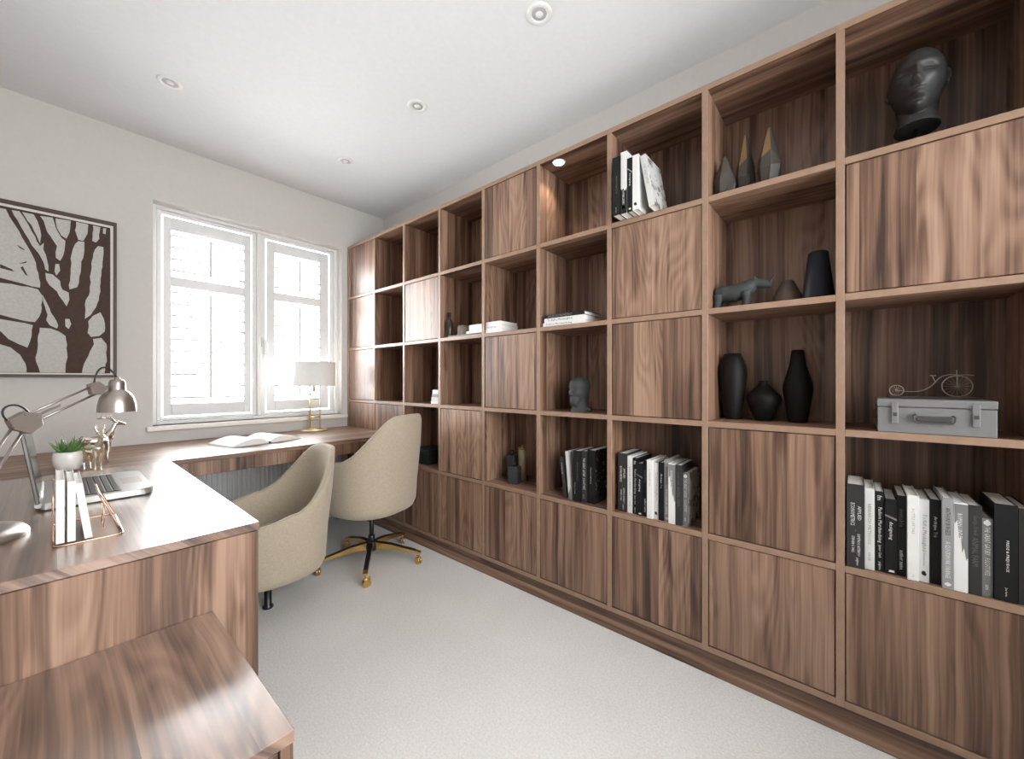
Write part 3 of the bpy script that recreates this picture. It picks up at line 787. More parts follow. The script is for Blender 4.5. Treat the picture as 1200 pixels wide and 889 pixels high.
# architect lamp
al = thing('desk_lamp', 'brushed metal architect desk lamp with jointed arms and bell shade', 'lamp', (-0.155, 1.600, ZD))
AL = Vector((-0.155, 1.600, ZD))
def ap(name, bm, mat, parent=al): bmesh.ops.translate(bm, verts=bm.verts, vec=-AL); return obj(name, bm, mat, parent)
bm = NB(); lathe(bm, [(0.0, 0.0), (0.116, 0.0), (0.116, 0.008), (0.108, 0.018), (0.07, 0.024), (0.0, 0.025)], 48, (-0.155, 1.600, ZD), cap=False); ap('base', bm, 'steel')
J0 = Vector((-0.150, 1.605, ZD + 0.055)); J1 = Vector((-0.055, 1.700, 1.018)); J2 = Vector((0.086, 1.780, 1.104))
bm = NB(); tube(bm, [(-0.150, 1.605, ZD + 0.02), J0], 0.014, 14); ap('collar', bm, 'steel')
def rods(A, B, off, name):
    d = (B - A).normalized(); side = d.cross(Vector((0.5, -0.86, 0))).normalized()
    for s_ in (-1, 1):
        bm = NB(); tube(bm, [A + side * off * s_, B + side * off * s_], 0.0034, 8); ap(name, bm, 'steel')
rods(J0, J1, 0.012, 'lower_arm'); rods(J1, J2, 0.013, 'upper_arm')
vdir = Vector((0.5, -0.86, 0)).normalized()
def plate(center, pts2, name, th=0.012):
    bm = NB(); h = Vector((0.86, 0.5, 0)).normalized()
    A = [bm.verts.new(center + h * p[0] + Vector((0, 0, p[1])) + vdir * th) for p in pts2]
    B = [bm.verts.new(center + h * p[0] + Vector((0, 0, p[1])) - vdir * th) for p in pts2]
    n = len(pts2); bm.faces.new(A); bm.faces.new(list(reversed(B)))
    for i in range(n): bm.faces.new((A[i], B[i], B[(i+1) % n], A[(i+1) % n]))
    bmesh.ops.bevel(bm, geom=list(bm.edges), offset=0.0015, segments=1, affect='EDGES')
    for p in pts2[:3]:
        tube(bm, [center + h * p[0] * 0.75 + Vector((0, 0, p[1] * 0.75)) + vdir * th, center + h * p[0] * 0.75 + Vector((0, 0, p[1] * 0.75)) + vdir * (th + 0.003)], 0.0035, 8)
    return ap(name, bm, 'taupe_metal')
plate(J1, [(-0.030, 0.008), (0.0, 0.028), (0.032, 0.022), (0.036, -0.012), (0.012, -0.034), (-0.020, -0.018)], 'elbow_joint')
plate(J2, [(-0.020, 0.014), (0.004, 0.024), (0.026, 0.004), (0.010, -0.018), (-0.014, -0.016)], 'head_joint', 0.010)
bm = NB()
Sp = [J1.lerp(J2, 0.10) + Vector((0, 0, 0.001)), J1.lerp(J2, 0.80) + Vector((0, 0, -0.002))]
n = 90; pts = []
for i in range(n + 1):
    t_ = i / n; c_ = Sp[0].lerp(Sp[1], t_ * 0.55); a = t_ * 2 * PI * 22
    pts.append(c_ + Vector((0, 0, 1)) * 0.0035 * math.cos(a) + vdir * 0.0035 * math.sin(a))
tube(bm, pts, 0.0009, 5); ap('spring', bm, 'steel')
HC = Vector((0.134, 1.802, 1.030))
bm = NB(); lathe(bm, [(0.0470, 0.0), (0.0465, 0.006), (0.0455, 0.024), (0.041, 0.045), (0.033, 0.060), (0.022, 0.069), (0.0205, 0.073), (0.0205, 0.094), (0.017, 0.102), (0.007, 0.106), (0.007, 0.112), (0.0, 0.112),
      (0.0, 0.097), (0.0175, 0.092), (0.018, 0.069), (0.031, 0.056), (0.039, 0.042), (0.0435, 0.022), (0.0445, 0.0), (0.0470, 0.0)], 48, HC, cap=False)
shd = ap('shade', bm, 'steel')
bm = NB(); tube(bm, [J2 + Vector((0.012, 0.006, 0.002)), HC + Vector((-0.020, -0.006, 0.080))], 0.006, 10); ap('shade_bracket', bm, 'taupe_metal')
bm = NB(); ellip(bm, HC + Vector((0, 0, 0.030)), (0.020, 0.020, 0.026), 16, 12); ap('bulb', bm, 'ceramic_white', shd)
def bez(p, n=14):
    out = []
    for i in range(n + 1):
        t_ = i / n; a = Vector(p[0]).lerp(p[1], t_); b_ = Vector(p[1]).lerp(p[2], t_); c_ = Vector(p[2]).lerp(p[3], t_)
        d_ = a.lerp(b_, t_); e_ = b_.lerp(c_, t_); out.append(d_.lerp(e_, t_))
    return out
bm = NB(); tube(bm, bez((J2 + Vector((-0.005, 0, 0.01)), J2 + Vector((0.0, 0, 0.085)), HC + Vector((-0.02, 0, 0.155)), HC + Vector((0, 0, 0.110)))), 0.0026, 7); ap('cable', bm, 'black_metal')
bm = NB(); tube(bm, bez((J1 + Vector((-0.02, -0.01, 0.0)), J1 + Vector((-0.055, -0.03, 0.045)), J1 + Vector((-0.005, 0, 0.07)), J1 + Vector((0.012, 0.005, 0.02)))), 0.0026, 7); ap('cable', bm, 'black_metal')

# succulent in a bowl
su = thing('potted_succulent', 'small green succulent in a white rounded bowl pot', 'plant', (0.042, 2.545, ZD))
bm = NB(); lathe(bm, [(0.0, 0.0), (0.026, 0.0), (0.037, 0.009), (0.046, 0.033), (0.048, 0.056), (0.045, 0.080), (0.043, 0.083), (0.040, 0.080), (0.041, 0.070), (0.0, 0.070)], 40, cap=False); obj('pot', bm, 'ceramic_white', su)
bm = NB(); lathe(bm, [(0.0, 0.074), (0.0405, 0.072)], 24, cap=False); obj('soil', bm, 'soil', su)
rng = random.Random(11)
for i in range(19):
    tier = i / 19; a = i * 2.39996; el = R(22 + 62 * tier) ; ln_ = (0.080 - 0.006 * tier) * rng.uniform(0.85, 1.12)
    bm = NB(); pts = []; rad = []
    for j in range(6):
        t_ = j / 5; e2 = el + t_ * R(14 if tier < 0.5 else 4)
        r0 = 0.008 + ln_ * t_ * math.cos(e2)
        pts.append((r0 * math.cos(a), r0 * math.sin(a), 0.072 + ln_ * t_ * math.sin(e2)))
        rad.append(0.0150 * (1 - t_ ** 1.6) * (0.7 + 0.5 * math.sin(PI * min(1, t_ * 1.3))) + 0.0006)
    tube(bm, pts, rad, 7, flat=0.42)
    obj('leaf', bm, 'leaf_green' if i % 3 else 'leaf_pale', su)

# deer figurines
def deer(name, label, loc, rz, mat, antler_up, s=1.0):
    t = thing(name, label, 'figurine', loc, rz)
    bm = NB()
    tube(bm, [(-0.050, 0, 0.098), (-0.040, 0, 0.100), (-0.015, 0, 0.096), (0.015, 0, 0.097), (0.036, 0, 0.105), (0.046, 0, 0.114)], [0.012, 0.020, 0.0185, 0.019, 0.021, 0.014], 14)
    tube(bm, [(0.034, 0, 0.108), (0.048, 0, 0.130), (0.056, 0, 0.150), (0.060, 0, 0.163)], [0.018, 0.0125, 0.009, 0.0085], 12)
    tube(bm, [(0.054, 0, 0.165), (0.066, 0, 0.166), (0.082, 0, 0.160), (0.092, 0, 0.157)], [0.008, 0.0095, 0.0065, 0.004], 12)
    for y in (-1, 1):
        tube(bm, [(0.036, y*0.010, 0.095), (0.038, y*0.010, 0.060), (0.034, y*0.010, 0.035), (0.036, y*0.010, 0.002)], [0.011, 0.0065, 0.0045, 0.0042], 9)
        tube(bm, [(-0.040, y*0.010, 0.098), (-0.046, y*0.011, 0.065), (-0.056, y*0.011, 0.038), (-0.050, y*0.011, 0.002)], [0.016, 0.009, 0.005, 0.0043], 9)
        tube(bm, [(0.058, y*0.006, 0.170), (0.050, y*0.017, 0.178)], [0.004, 0.0015], 7)
    tube(bm, [(-0.056, 0, 0.108), (-0.066, 0, 0.104)], [0.005, 0.002], 7)
    for v in bm.verts: v.co *= s
    remesh(obj('body', bm, mat, t), 0.0026, 2)
    for y in (-1, 1):
        bm = NB()
        if antler_up:
            tube(bm, [(0.058, y*0.005, 0.168), (0.054, y*0.012, 0.185), (0.050, y*0.016, 0.205), (0.050, y*0.015, 0.218)], [0.0034, 0.0045, 0.005, 0.0035], 8)
            tube(bm, [(0.054, y*0.012, 0.190), (0.064, y*0.014, 0.200)], [0.003, 0.0015], 6)
        else:
            tube(bm, [(0.058, y*0.005, 0.170), (0.046, y*0.012, 0.184), (0.028, y*0.016, 0.190), (0.006, y*0.014, 0.186)], [0.003, 0.003, 0.0026, 0.0016], 8)
            for u_ in (0.3, 0.55, 0.8):
                x_ = 0.055 - 0.048 * u_; tube(bm, [(x_, y*0.014, 0.186), (x_ + 0.006, y*0.015, 0.203)], [0.0024, 0.001], 6)
        for v in bm.verts: v.co *= s
        obj('antler', bm, mat, t)
    return t
deer('deer_figurine', 'chrome standing deer figurine with swept-back antlers, facing the window', (0.125, 2.640, ZD), R(8), 'chrome_rose', False, 1.12)
deer('deer_figurine', 'champagne gold deer figurine with upright antlers beside the succulent', (0.112, 2.455, ZD), R(-70), 'champagne', True, 0.93)

# wire book holder with three white notebooks
wh = thing('wire_book_holder', 'copper wire book holder with a sloping end on the desk edge', 'holder', (0.055, 1.500, ZD))
def loop(pts, r=0.0018):
    out = []
    P = [Vector(p) for p in pts]; n = len(P)
    for i in range(n):
        a, b_, c_ = P[i - 1], P[i], P[(i + 1) % n]
        d1_ = (a - b_).normalized(); d2_ = (c_ - b_).normalized(); q = 0.014
        for k in range(5):
            t_ = k / 4; out.append((b_ + d1_ * q).lerp(b_, t_).lerp(b_.lerp(b_ + d2_ * q, t_), t_))
    bm = NB(); tube(bm, out, r, 7, closed=True); return bm
hy0, hy1 = -0.112, 0.115
obj('base_loop', loop([(-0.056, hy0, 0.002), (0.060, hy0, 0.002), (0.060, hy1, 0.002), (-0.056, hy1, 0.002)]), 'copper_wire', wh)
obj('upright_loop', loop([(-0.056, hy0 + 0.004, 0.003), (-0.056, hy1 - 0.004, 0.003), (-0.056, hy1 - 0.004, 0.125), (-0.056, hy0 + 0.004, 0.125)]), 'copper_wire', wh)
obj('sloping_loop', loop([(0.058, hy0 + 0.03, 0.004), (0.058, hy1 - 0.03, 0.004), (0.020, hy1 - 0.03, 0.100), (0.020, hy0 + 0.03, 0.100)], 0.0024), 'copper_wire', wh)
for y_ in (-0.03, 0.03):
    bm = NB(); tube(bm, [(0.030, y_, 0.075), (0.030, y_, 0.003)], 0.0016, 7); obj('stay', bm, 'copper_wire', wh)

# ------------------------------------------------------------------ books
TEXT_CACHE = {}
def text_mesh(s, length, height, mat):
    """flat lettering: x along the reading direction, centred, fitted into length x height"""
    key = (s, round(length, 3), round(height, 4), mat)
    if key in TEXT_CACHE: return TEXT_CACHE[key]
    cu = bpy.data.curves.new('lettering', 'FONT'); cu.body = s; cu.resolution_u = 1; cu.align_x = 'CENTER'; cu.align_y = 'CENTER'; cu.size = 1
    o = bpy.data.objects.new('lettering', cu); C.objects.link(o)
    bpy.context.view_layer.update()
    me = bpy.data.meshes.new_from_object(o.evaluated_get(bpy.context.evaluated_depsgraph_get()))
    bpy.data.objects.remove(o); bpy.data.curves.remove(cu)
    xs = [v.co.x for v in me.vertices]; ys = [v.co.y for v in me.vertices]
    w_, h_ = max(xs) - min(xs), max(ys) - min(ys)
    k = length / w_; ky = min(height / h_, k * 1.7)
    cx_, cy_ = (max(xs) + min(xs)) / 2, (max(ys) + min(ys)) / 2
    for v in me.vertices:
        x_, y_ = (v.co.x - cx_) * k, (v.co.y - cy_) * ky
        v.co = (0.0, -y_, -x_)            # reads downwards on a spine that faces -x
    me.materials.clear(); me.materials.append(MATS[mat]); me.name = 'spine_text'
    TEXT_CACHE[key] = me
    return me
def book(label, loc, th, h, dp, cov, texts=(), rotz=0.0, tilt=0.0, group=None, right_cover=None, patches=(), pages='paper', hard=True):
    """upright book: local x into the shelf from the spine, y thickness, z up"""
    t = thing('book', label, 'book', loc, rotz, group)
    if tilt: t.rotation_euler = (tilt, 0, rotz)
    b_ = 0.0022
    bm = NB()
    box(bm, 0, b_ + 0.001, -th/2, th/2, 0, h, 0.0006)
    box(bm, b_ * 0.6, dp, th/2 - b_, th/2, 0, h)
    box(bm, b_ * 0.6, dp, -th/2, -th/2 + b_, 0, h, mat=1 if right_cover else 0)
    obj('cover', bm, [cov, right_cover] if right_cover else cov, t)
    bm = NB(); box(bm, b_ + 0.0012, dp - 0.003, -th/2 + b_ + 0.0001, th/2 - b_ - 0.0001, 0.003, h - 0.003); obj('pages', bm, pages, t)
    for (s, zc, ln_, hh, mt, yo) in texts:
        obj('spine_text', text_mesh(s, ln_ * h, hh * th, mt), mt, t, loc=(-0.0004, yo * th, zc * h))
    for (pts, mt) in patches:
        bm = NB(); prism(bm, [(p[0] * th, p[1] * h) for p in pts], 0, -0.0003, 0.0002); obj('spine_print', bm, mt, t)
    return t
W, G, K, F_ = 'print_white', 'print_grey', 'print_black', 'print_faint'
# (description, thickness, height, cover, texts, extra)
peak = ([(-0.5, 0.985), (-0.5, 0.40), (-0.38, 0.36), (-0.22, 0.50), (-0.10, 0.44), (0.0, 0.62), (0.12, 0.60), (0.25, 0.80), (0.42, 0.76), (0.46, 0.985)], 'print_grey')
mark = ([(-0.24, 0.095), (-0.10, 0.130), (0.12, 0.135), (0.28, 0.110), (0.20, 0.085), (0.0, 0.075), (-0.18, 0.080)], 'print_black')
ROW = [
 ('tall thick black book with a two-line silver title', 0.042, 0.262, 'book_dark', [('APPLIED', 0.66, 0.17, 0.20, W, -0.22), ('ECONOMETRICS', 0.64, 0.27, 0.24, W, 0.16), ('DIMITRIOS ASTERIOU', 0.28, 0.26, 0.16, W, -0.18), ('STEPHEN G. HALL', 0.28, 0.20, 0.16, W, 0.14), ('palgrave', 0.08, 0.09, 0.20, W, -0.10), ('THIRD EDITION', 0.45, 0.02, 0.55, W, 0.0)], []),
 ('slim white book with faint grey lettering', 0.023, 0.252, 'book_white', [('RESEARCH METHODS', 0.56, 0.50, 0.32, 'book_grey', 0.0), ('SAGE', 0.16, 0.10, 0.25, 'book_grey', 0.0)], []),
 ('slim black book with a bold white title over its whole spine', 0.022, 0.246, 'book_black', [('Fashion Merchandising', 0.58, 0.44, 0.50, W, 0.0), ('James Clark', 0.25, 0.16, 0.36, W, 0.0), ('palgrave', 0.07, 0.10, 0.36, W, 0.0), ('fm', 0.92, 0.06, 0.50, W, 0.0)], []),
 ('shorter black book with a pale slash above one white word', 0.026, 0.228, 'book_black', [('designing', 0.58, 0.24, 0.40, W, 0.0)], [([(-0.5, 0.72), (0.5, 0.77), (0.5, 0.79), (-0.5, 0.745)], 'print_grey'), ([(-0.3, 0.03), (0.2, 0.03), (0.1, 0.055), (-0.3, 0.055)], W)]),
 ('black book with dim lettering above and white lettering at the foot', 0.021, 0.242, 'book_black', [('invisible', 0.72, 0.22, 0.50, F_, 0.0), ('author name', 0.20, 0.24, 0.42, W, 0.0)], []),
 ('glossy white book with a thin grey title', 0.024, 0.249, 'book_white', [('A LITTLE LIFE TALE', 0.70, 0.30, 0.24, 'book_grey', 0.0), ('o o', 0.055, 0.03, 0.5, 'book_grey', 0.0)], []),
 ('pale grey paperback with a dark oval emblem at the foot', 0.021, 0.240, 'book_offwhite', [('To Kill a Mockingbird', 0.60, 0.45, 0.52, G, 0.0), ('Harper Lee', 0.28, 0.16, 0.34, 'book_grey', 0.0)], [mark]),
 ('plain black book with a small white title near the top', 0.023, 0.244, 'book_black', [('Arctique', 0.72, 0.16, 0.38, W, 0.0), ('Trip', 0.585, 0.07, 0.38, 'book_grey', 0.0)], []),
 ('mid-grey book lettered half in black and half in white', 0.021, 0.257, 'book_grey', [('ANTHONY BURGESS', 0.74, 0.30, 0.46, K, 0.0), ('A CLOCKWORK ORANGE', 0.32, 0.40, 0.46, W, 0.0)], [([(-0.3, 0.06), (0.0, 0.075), (0.3, 0.06), (0.3, 0.045), (0.0, 0.03), (-0.3, 0.045)], W)]),
 ('white book with a dark grey mountain shape on the spine', 0.027, 0.247, 'book_white', [('ROMAN LINDEN', 0.73, 0.30, 0.34, W, 0.06)], [peak]),
 ('thick charcoal book with dim grey lettering', 0.025, 0.245, 'book_dark', [('George Orwell', 0.78, 0.22, 0.44, F_, 0.0), ('ANIMAL FARM', 0.48, 0.32, 0.44, F_, 0.0)], []),
 ('shorter grey book with blocky two-part lettering', 0.020, 0.213, 'print_grey', [('THE GREAT GATSBY', 0.71, 0.36, 0.60, W, 0.0), ('F SCOTT FITZ', 0.38, 0.22, 0.60, W, 0.0), ('uni', 0.12, 0.06, 0.4, W, 0.0)], [([(-0.32, 0.95), (0.0, 0.985), (0.34, 0.95), (0.34, 0.925), (0.0, 0.90), (-0.32, 0.925)], W)]),
]
def row_of_books(Ystart, xf, where, group, extra_first=None):
    y = Ystart
    rng = random.Random(5)
    for i, (desc, th, h, cov, tx, pat) in enumerate(ROW):
        rc = 'cover_map' if (i == 11 and extra_first) else None
        bk = book(desc + ' ' + where, (xf[i], y - th / 2, ZL[1] + TH / 2), th, h, 0.165, cov, tx, group=group, patches=pat, right_cover=rc)
        y -= th + 0.0006
    return y
XF0 = [1.629 + 0.012, 1.656, 1.660, 1.657, 1.662, 1.648, 1.657, 1.660, 1.644, 1.646, 1.648, 1.656]
y = row_of_books(0.0105, XF0, 'below the grey case', 'row of books below the grey case')
book('thickest black book with a small white title, below the grey case', (1.650, y - 0.0205, ZL[1] + TH / 2), 0.040, 0.258, 0.165, 'book_black', [('PRIDE & PREJUDICE', 0.47, 0.32, 0.16, W, -0.05), ('Jane Austen', 0.10, 0.09, 0.13, W, 0.0)], group='row of books below the grey case')
book('grey-edged black book squeezed against the side panel below the grey case', (1.655, y - 0.0205 - 0.0325, ZL[1] + TH / 2), 0.022, 0.252, 0.165, 'book_dark', [], group='row of books below the grey case')
XF2 = [1.666, 1.671, 1.672, 1.663, 1.667, 1.656, 1.668, 1.665, 1.667, 1.654, 1.654, 1.668]
row_of_books(0.800, XF2, 'in the twelve-book row', 'row of a dozen books beside a walnut door', extra_first=True)
# smaller group of books in the next cell
gB = 'few dark books in the cell below the dark stone bust'
zb = ZL[1] + TH / 2
book('thick black book with a white-speckled front cover below the stone bust', (1.674, 0.942, zb), 0.040, 0.256, 0.165, 'book_black', [('PRIDE & PREJUDICE', 0.52, 0.30, 0.14, W, 0.05)], group=gB, right_cover='cover_speckled')
book('charcoal book with big white blocky spine lettering below the stone bust', (1.668, 0.977, zb), 0.028, 0.249, 0.165, 'book_dark', [('THE GREAT GATSBY', 0.68, 0.36, 0.55, W, 0.0), ('F SCOTT FITZ', 0.36, 0.22, 0.45, W, 0.0), ('uni', 0.12, 0.08, 0.40, 'book_grey', 0.0)], group=gB)
book('black book with small white lettering low on its spine below the stone bust', (1.660, 1.0125, zb), 0.040, 0.247, 0.165, 'book_black', [('ANIMAL FARM', 0.60, 0.36, 0.16, F_, -0.1), ('George Orwell', 0.26, 0.22, 0.16, W, 0.25)], group=gB)
book('white book leaning against the dark books below the stone bust', (1.668, 1.056, zb), 0.016, 0.236, 0.150, 'book_offwhite', [], tilt=R(-5), group=gB, patches=[([(-0.5, 0.0), (0.5, 0.0), (0.5, 0.10), (-0.5, 0.24)], 'print_grey')])
book('narrow black book leaning outermost, below the stone bust', (1.672, 1.086, zb), 0.018, 0.205, 0.150, 'book_dark', [('designing', 0.72, 0.28, 0.40, W, 0.1)], tilt=R(-7), group=gB)
# top-row books that overhang the shelf
gT = 'books standing in a top-row cell'
zt = ZL[4] + TH / 2
xf = 1.572
book('black book with a small gold title in the top-row cell', (xf, 0.764, zt), 0.034, 0.250, 0.175, 'book_black', [('PRIDE & PREJUDICE', 0.52, 0.30, 0.16, 'dull_gold', -0.05), ('Jane Austen', 0.09, 0.09, 0.16, W, 0.0)], group=gT)
book('white-topped book with a dark foot in the top-row cell', (xf + 0.004, 0.731, zt), 0.027, 0.262, 0.165, 'book_white', [('ROMAN LINDEN', 0.26, 0.22, 0.34, W, 0.05)], group=gT, patches=[([(-0.5, 0.0), (0.5, 0.0), (0.5, 0.42), (0.3, 0.38), (0.1, 0.41), (-0.2, 0.36), (-0.5, 0.40)], 'print_black'), ([(-0.2, 0.08), (0.25, 0.08), (0.25, 0.13), (-0.2, 0.13)], W)])
book('black book with a pale slash and white word in the top-row cell', (xf + 0.004, 0.7035, zt), 0.024, 0.226, 0.165, 'book_black', [('designing', 0.60, 0.24, 0.40, W, 0.0)], group=gT, patches=[([(-0.5, 0.70), (0.5, 0.80), (0.5, 0.83), (-0.5, 0.73)], 'book_grey'), ([(-0.2, 0.04), (0.2, 0.04), (0.2, 0.07), (-0.2, 0.07)], W)])
book('white book with a small dark emblem at the foot in the top-row cell', (xf, 0.6775, zt), 0.026, 0.228, 0.165, 'book_white', [('To Kill a Mockingbird', 0.66, 0.40, 0.30, 'book_offwhite', 0.0)], group=gT, patches=[mark])
book('grey map-covered book leaning in the top-row cell', (xf + 0.006, 0.611, zt), 0.024, 0.222, 0.165, 'book_offwhite', [('THE GREAT GATSBY', 0.62, 0.40, 0.40, 'book_grey', 0.0)], tilt=R(-10), group=gT, right_cover='cover_map')
# white notebooks in the wire holder
for i, (x_, h_, tl_) in enumerate(((0.010, 0.148, 0.0), (0.0275, 0.142, 0.0), (0.0555, 0.137, R(-7)))):
    lab = ('white notebook standing outermost in the wire holder, against its upright end', 'white notebook standing in the middle of the wire holder', 'white notebook leaning towards the sloping end of the wire holder')[i]
    t = book(lab, (x_, 1.400, ZD + 0.0045), 0.0135, h_, 0.185, 'book_white', [], rotz=R(90), group='white notebooks in the wire holder')
    if tl_: t.rotation_euler = (0, tl_, 0); t.rotation_euler = Euler((tl_, 0, R(90))).copy()

# flat stacks
def flat_book(label, x0, x1, y0, y1, z0, z1, cov, group, spine=None, tmat=K):
    t = thing('book', label, 'book', ((x0+x1)/2, (y0+y1)/2, z0), 0, group)
    L_, Wd, h = (x1-x0)/2, (y1-y0)/2, z1-z0
    b_ = min(0.0025, h*0.18)
    bm = NB(); box(bm, -L_, L_, -Wd, Wd, 0, b_); box(bm, -L_, L_, -Wd, Wd, h-b_, h); box(bm, -L_, -L_+0.003, -Wd, Wd, b_, h-b_)
    obj('cover', bm, cov, t)
    bm = NB(); box(bm, -L_+0.0031, L_-0.003, -Wd+0.003, Wd-0.003, b_+0.0001, h-b_-0.0001); obj('pages', bm, 'paper', t)
    if spine:
        me = text_mesh(spine, Wd*2*0.62, h*0.62, tmat)
        o = obj('spine_text', me, tmat, t, loc=(-L_-0.0005, Wd*0.2, h*0.5), rot=(R(-90), 0, 0))
    return t
z2 = ZL[3] + TH / 2
gS = 'flat stack of three books in the cell above the stone bust'
flat_book('white book at the bottom of the flat stack above the stone bust', 1.648, 1.815, 0.962, 1.208, z2, z2 + 0.018, 'book_white', gS, 'Fashion Merchandising')
flat_book('white book in the middle of the flat stack above the stone bust', 1.650, 1.812, 0.964, 1.200, z2 + 0.0182, z2 + 0.041, 'book_white', gS, 'To Kill a Mockingbird')
flat_book('black-spined book on top of the flat stack above the stone bust', 1.650, 1.812, 0.964, 1.200, z2 + 0.0412, z2 + 0.060, 'book_black', gS, 'APPLIED ECONOMETRICS', 'print_grey')
gS2 = 'flat white books by the dark tray'
ya_, yb_ = COLS[4][1] - 0.118, COLS[4][1] - 0.003
flat_book('wide white book at the bottom of the low stack above a walnut door', 1.645, 1.812, ya_ - 0.012, yb_, z2, z2 + 0.020, 'book_white', gS2)
flat_book('white book with dark spine print, middle of the low stack above a walnut door', 1.648, 1.806, ya_, yb_, z2 + 0.0202, z2 + 0.044, 'book_white', gS2, 'designing', 'print_grey')
flat_book('plain white book on top of the low stack above a walnut door', 1.650, 1.800, ya_, yb_, z2 + 0.0442, z2 + 0.064, 'book_white', gS2)
tr_ = thing('tray', 'thin dark tray under flat white books and a glass jar', 'tray', (1.72, 1.806, z2))
bm = NB(); box(bm, -0.072, 0.072, -0.154, 0.154, 0.0, 0.006, 0.001); obj('plate', bm, 'tray_dark', tr_)
bm = NB(); ring_pts = ((-0.072, 0.072, -0.154, -0.151), (-0.072, 0.072, 0.151, 0.154), (-0.072, -0.069, -0.151, 0.151), (0.069, 0.072, -0.151, 0.151))
for q in ring_pts: box(bm, *q, 0.006, 0.010)
obj('rim', bm, 'tray_dark', tr_)
yc_, yd_ = COLS[5][0] + 0.012, 1.792
flat_book('wide white book lying lowest on the dark tray', 1.653, 1.786, yc_, yd_, z2 + 0.0062, z2 + 0.025, 'book_white', gS2)
flat_book('cream book lying on top on the dark tray', 1.656, 1.780, yc_, yd_ - 0.022, z2 + 0.0252, z2 + 0.062, 'book_white', gS2)
jr = thing('glass_jar', 'small square smoky glass jar on the dark tray', 'jar', (1.700, 1.870, z2 + 0.006))
bm = NB(); box(bm, -0.028, 0.028, -0.028, 0.028, 0.0, 0.060, 0.004, 2); obj('body', bm, 'frosted_glass', jr)
bm = NB(); box(bm, -0.024, 0.024, -0.024, 0.024, 0.0602, 0.068, 0.002); obj('lid', bm, 'frosted_glass', jr)
bt = thing('bottle', 'slim dark brown glass bottle beside the dark tray', 'bottle', (1.690, 1.9955, z2))
bm = NB(); lathe(bm, [(0.0, 0.0), (0.024, 0.0), (0.026, 0.004), (0.026, 0.098), (0.020, 0.115), (0.010, 0.128), (0.009, 0.150), (0.0, 0.150)], 24, cap=False); obj('body', bm, 'smoked_glass', bt)
bm = NB(); lathe(bm, [(0.0, 0.1502), (0.011, 0.1502), (0.011, 0.168), (0.0, 0.170)], 18, cap=False); obj('stopper', bm, 'black_metal', bt)
gS3 = 'little stack of small books near the swivel chair'
z3 = ZL[2] + TH / 2
for i, (cv, hh) in enumerate((('book_white', 0.020), ('book_offwhite', 0.024), ('book_grey', 0.022), ('book_white', 0.028))):
    zz = z3 + sum((0.020, 0.024, 0.022, 0.028)[:i]) + 0.0002 * i
    o_ = 0.006 * i
    flat_book(('white book lowest in the little stack behind the swivel chair', 'off-white book second in the little stack behind the swivel chair', 'grey book third in the little stack behind the swivel chair', 'thickest white book topping the little stack behind the swivel chair')[i], 1.660, 1.780, 2.052, 2.150 - o_, zz, zz + hh, cv, gS3)

# dark box in a lower cell
bx_ = thing('storage_box', 'small dark green-black lidded box in a lower cell by the swivel chair', 'box', (1.790, 2.320, zb))
bm = NB(); box(bm, -0.095, 0.095, -0.090, 0.090, 0.0, 0.075, 0.002); obj('body', bm, 'green_black', bx_)
bm = NB(); box(bm, -0.098, 0.098, -0.093, 0.093, 0.0752, 0.102, 0.003); obj('lid', bm, 'green_black', bx_)
# bottles and tube in the cell with no door
def square_bottle(label, loc, w_, h, cap, mat):
    t = thing('square_bottle', label, 'bottle', loc, R(15), 'black square bottles')
    bm = NB(); box(bm, -w_, w_, -w_, w_, 0, h, 0.005, 2); obj('body', bm, mat, t)
    bm = NB(); lathe(bm, [(0.0, h), (0.010, h), (0.010, h + cap), (0.0, h + cap)], 16, cap=False); obj('cap', bm, 'black_metal', t)
square_bottle('shorter black square bottle in front of the beige tube', (1.725, 1.464, zb), 0.030, 0.098, 0.022, 'slate')
square_bottle('taller black square bottle behind the shorter one', (1.800, 1.548, zb), 0.026, 0.142, 0.028, 'slate')
bg_ = thing('beige_tube', 'slim beige tube with a small gold cap behind black bottles', 'bottle', (1.815, 1.478, zb))
bm = NB(); lathe(bm, [(0.0, 0.0), (0.026, 0.0), (0.026, 0.180), (0.024, 0.183), (0.0, 0.183)], 24, cap=False); obj('body', bm, 'beige_tube', bg_)
bm = NB(); lathe(bm, [(0.0, 0.1832), (0.018, 0.1832), (0.030, 0.190), (0.008, 0.194), (0.006, 0.206), (0.0, 0.208)], 20, cap=False); obj('cap', bm, 'dull_gold', bg_)

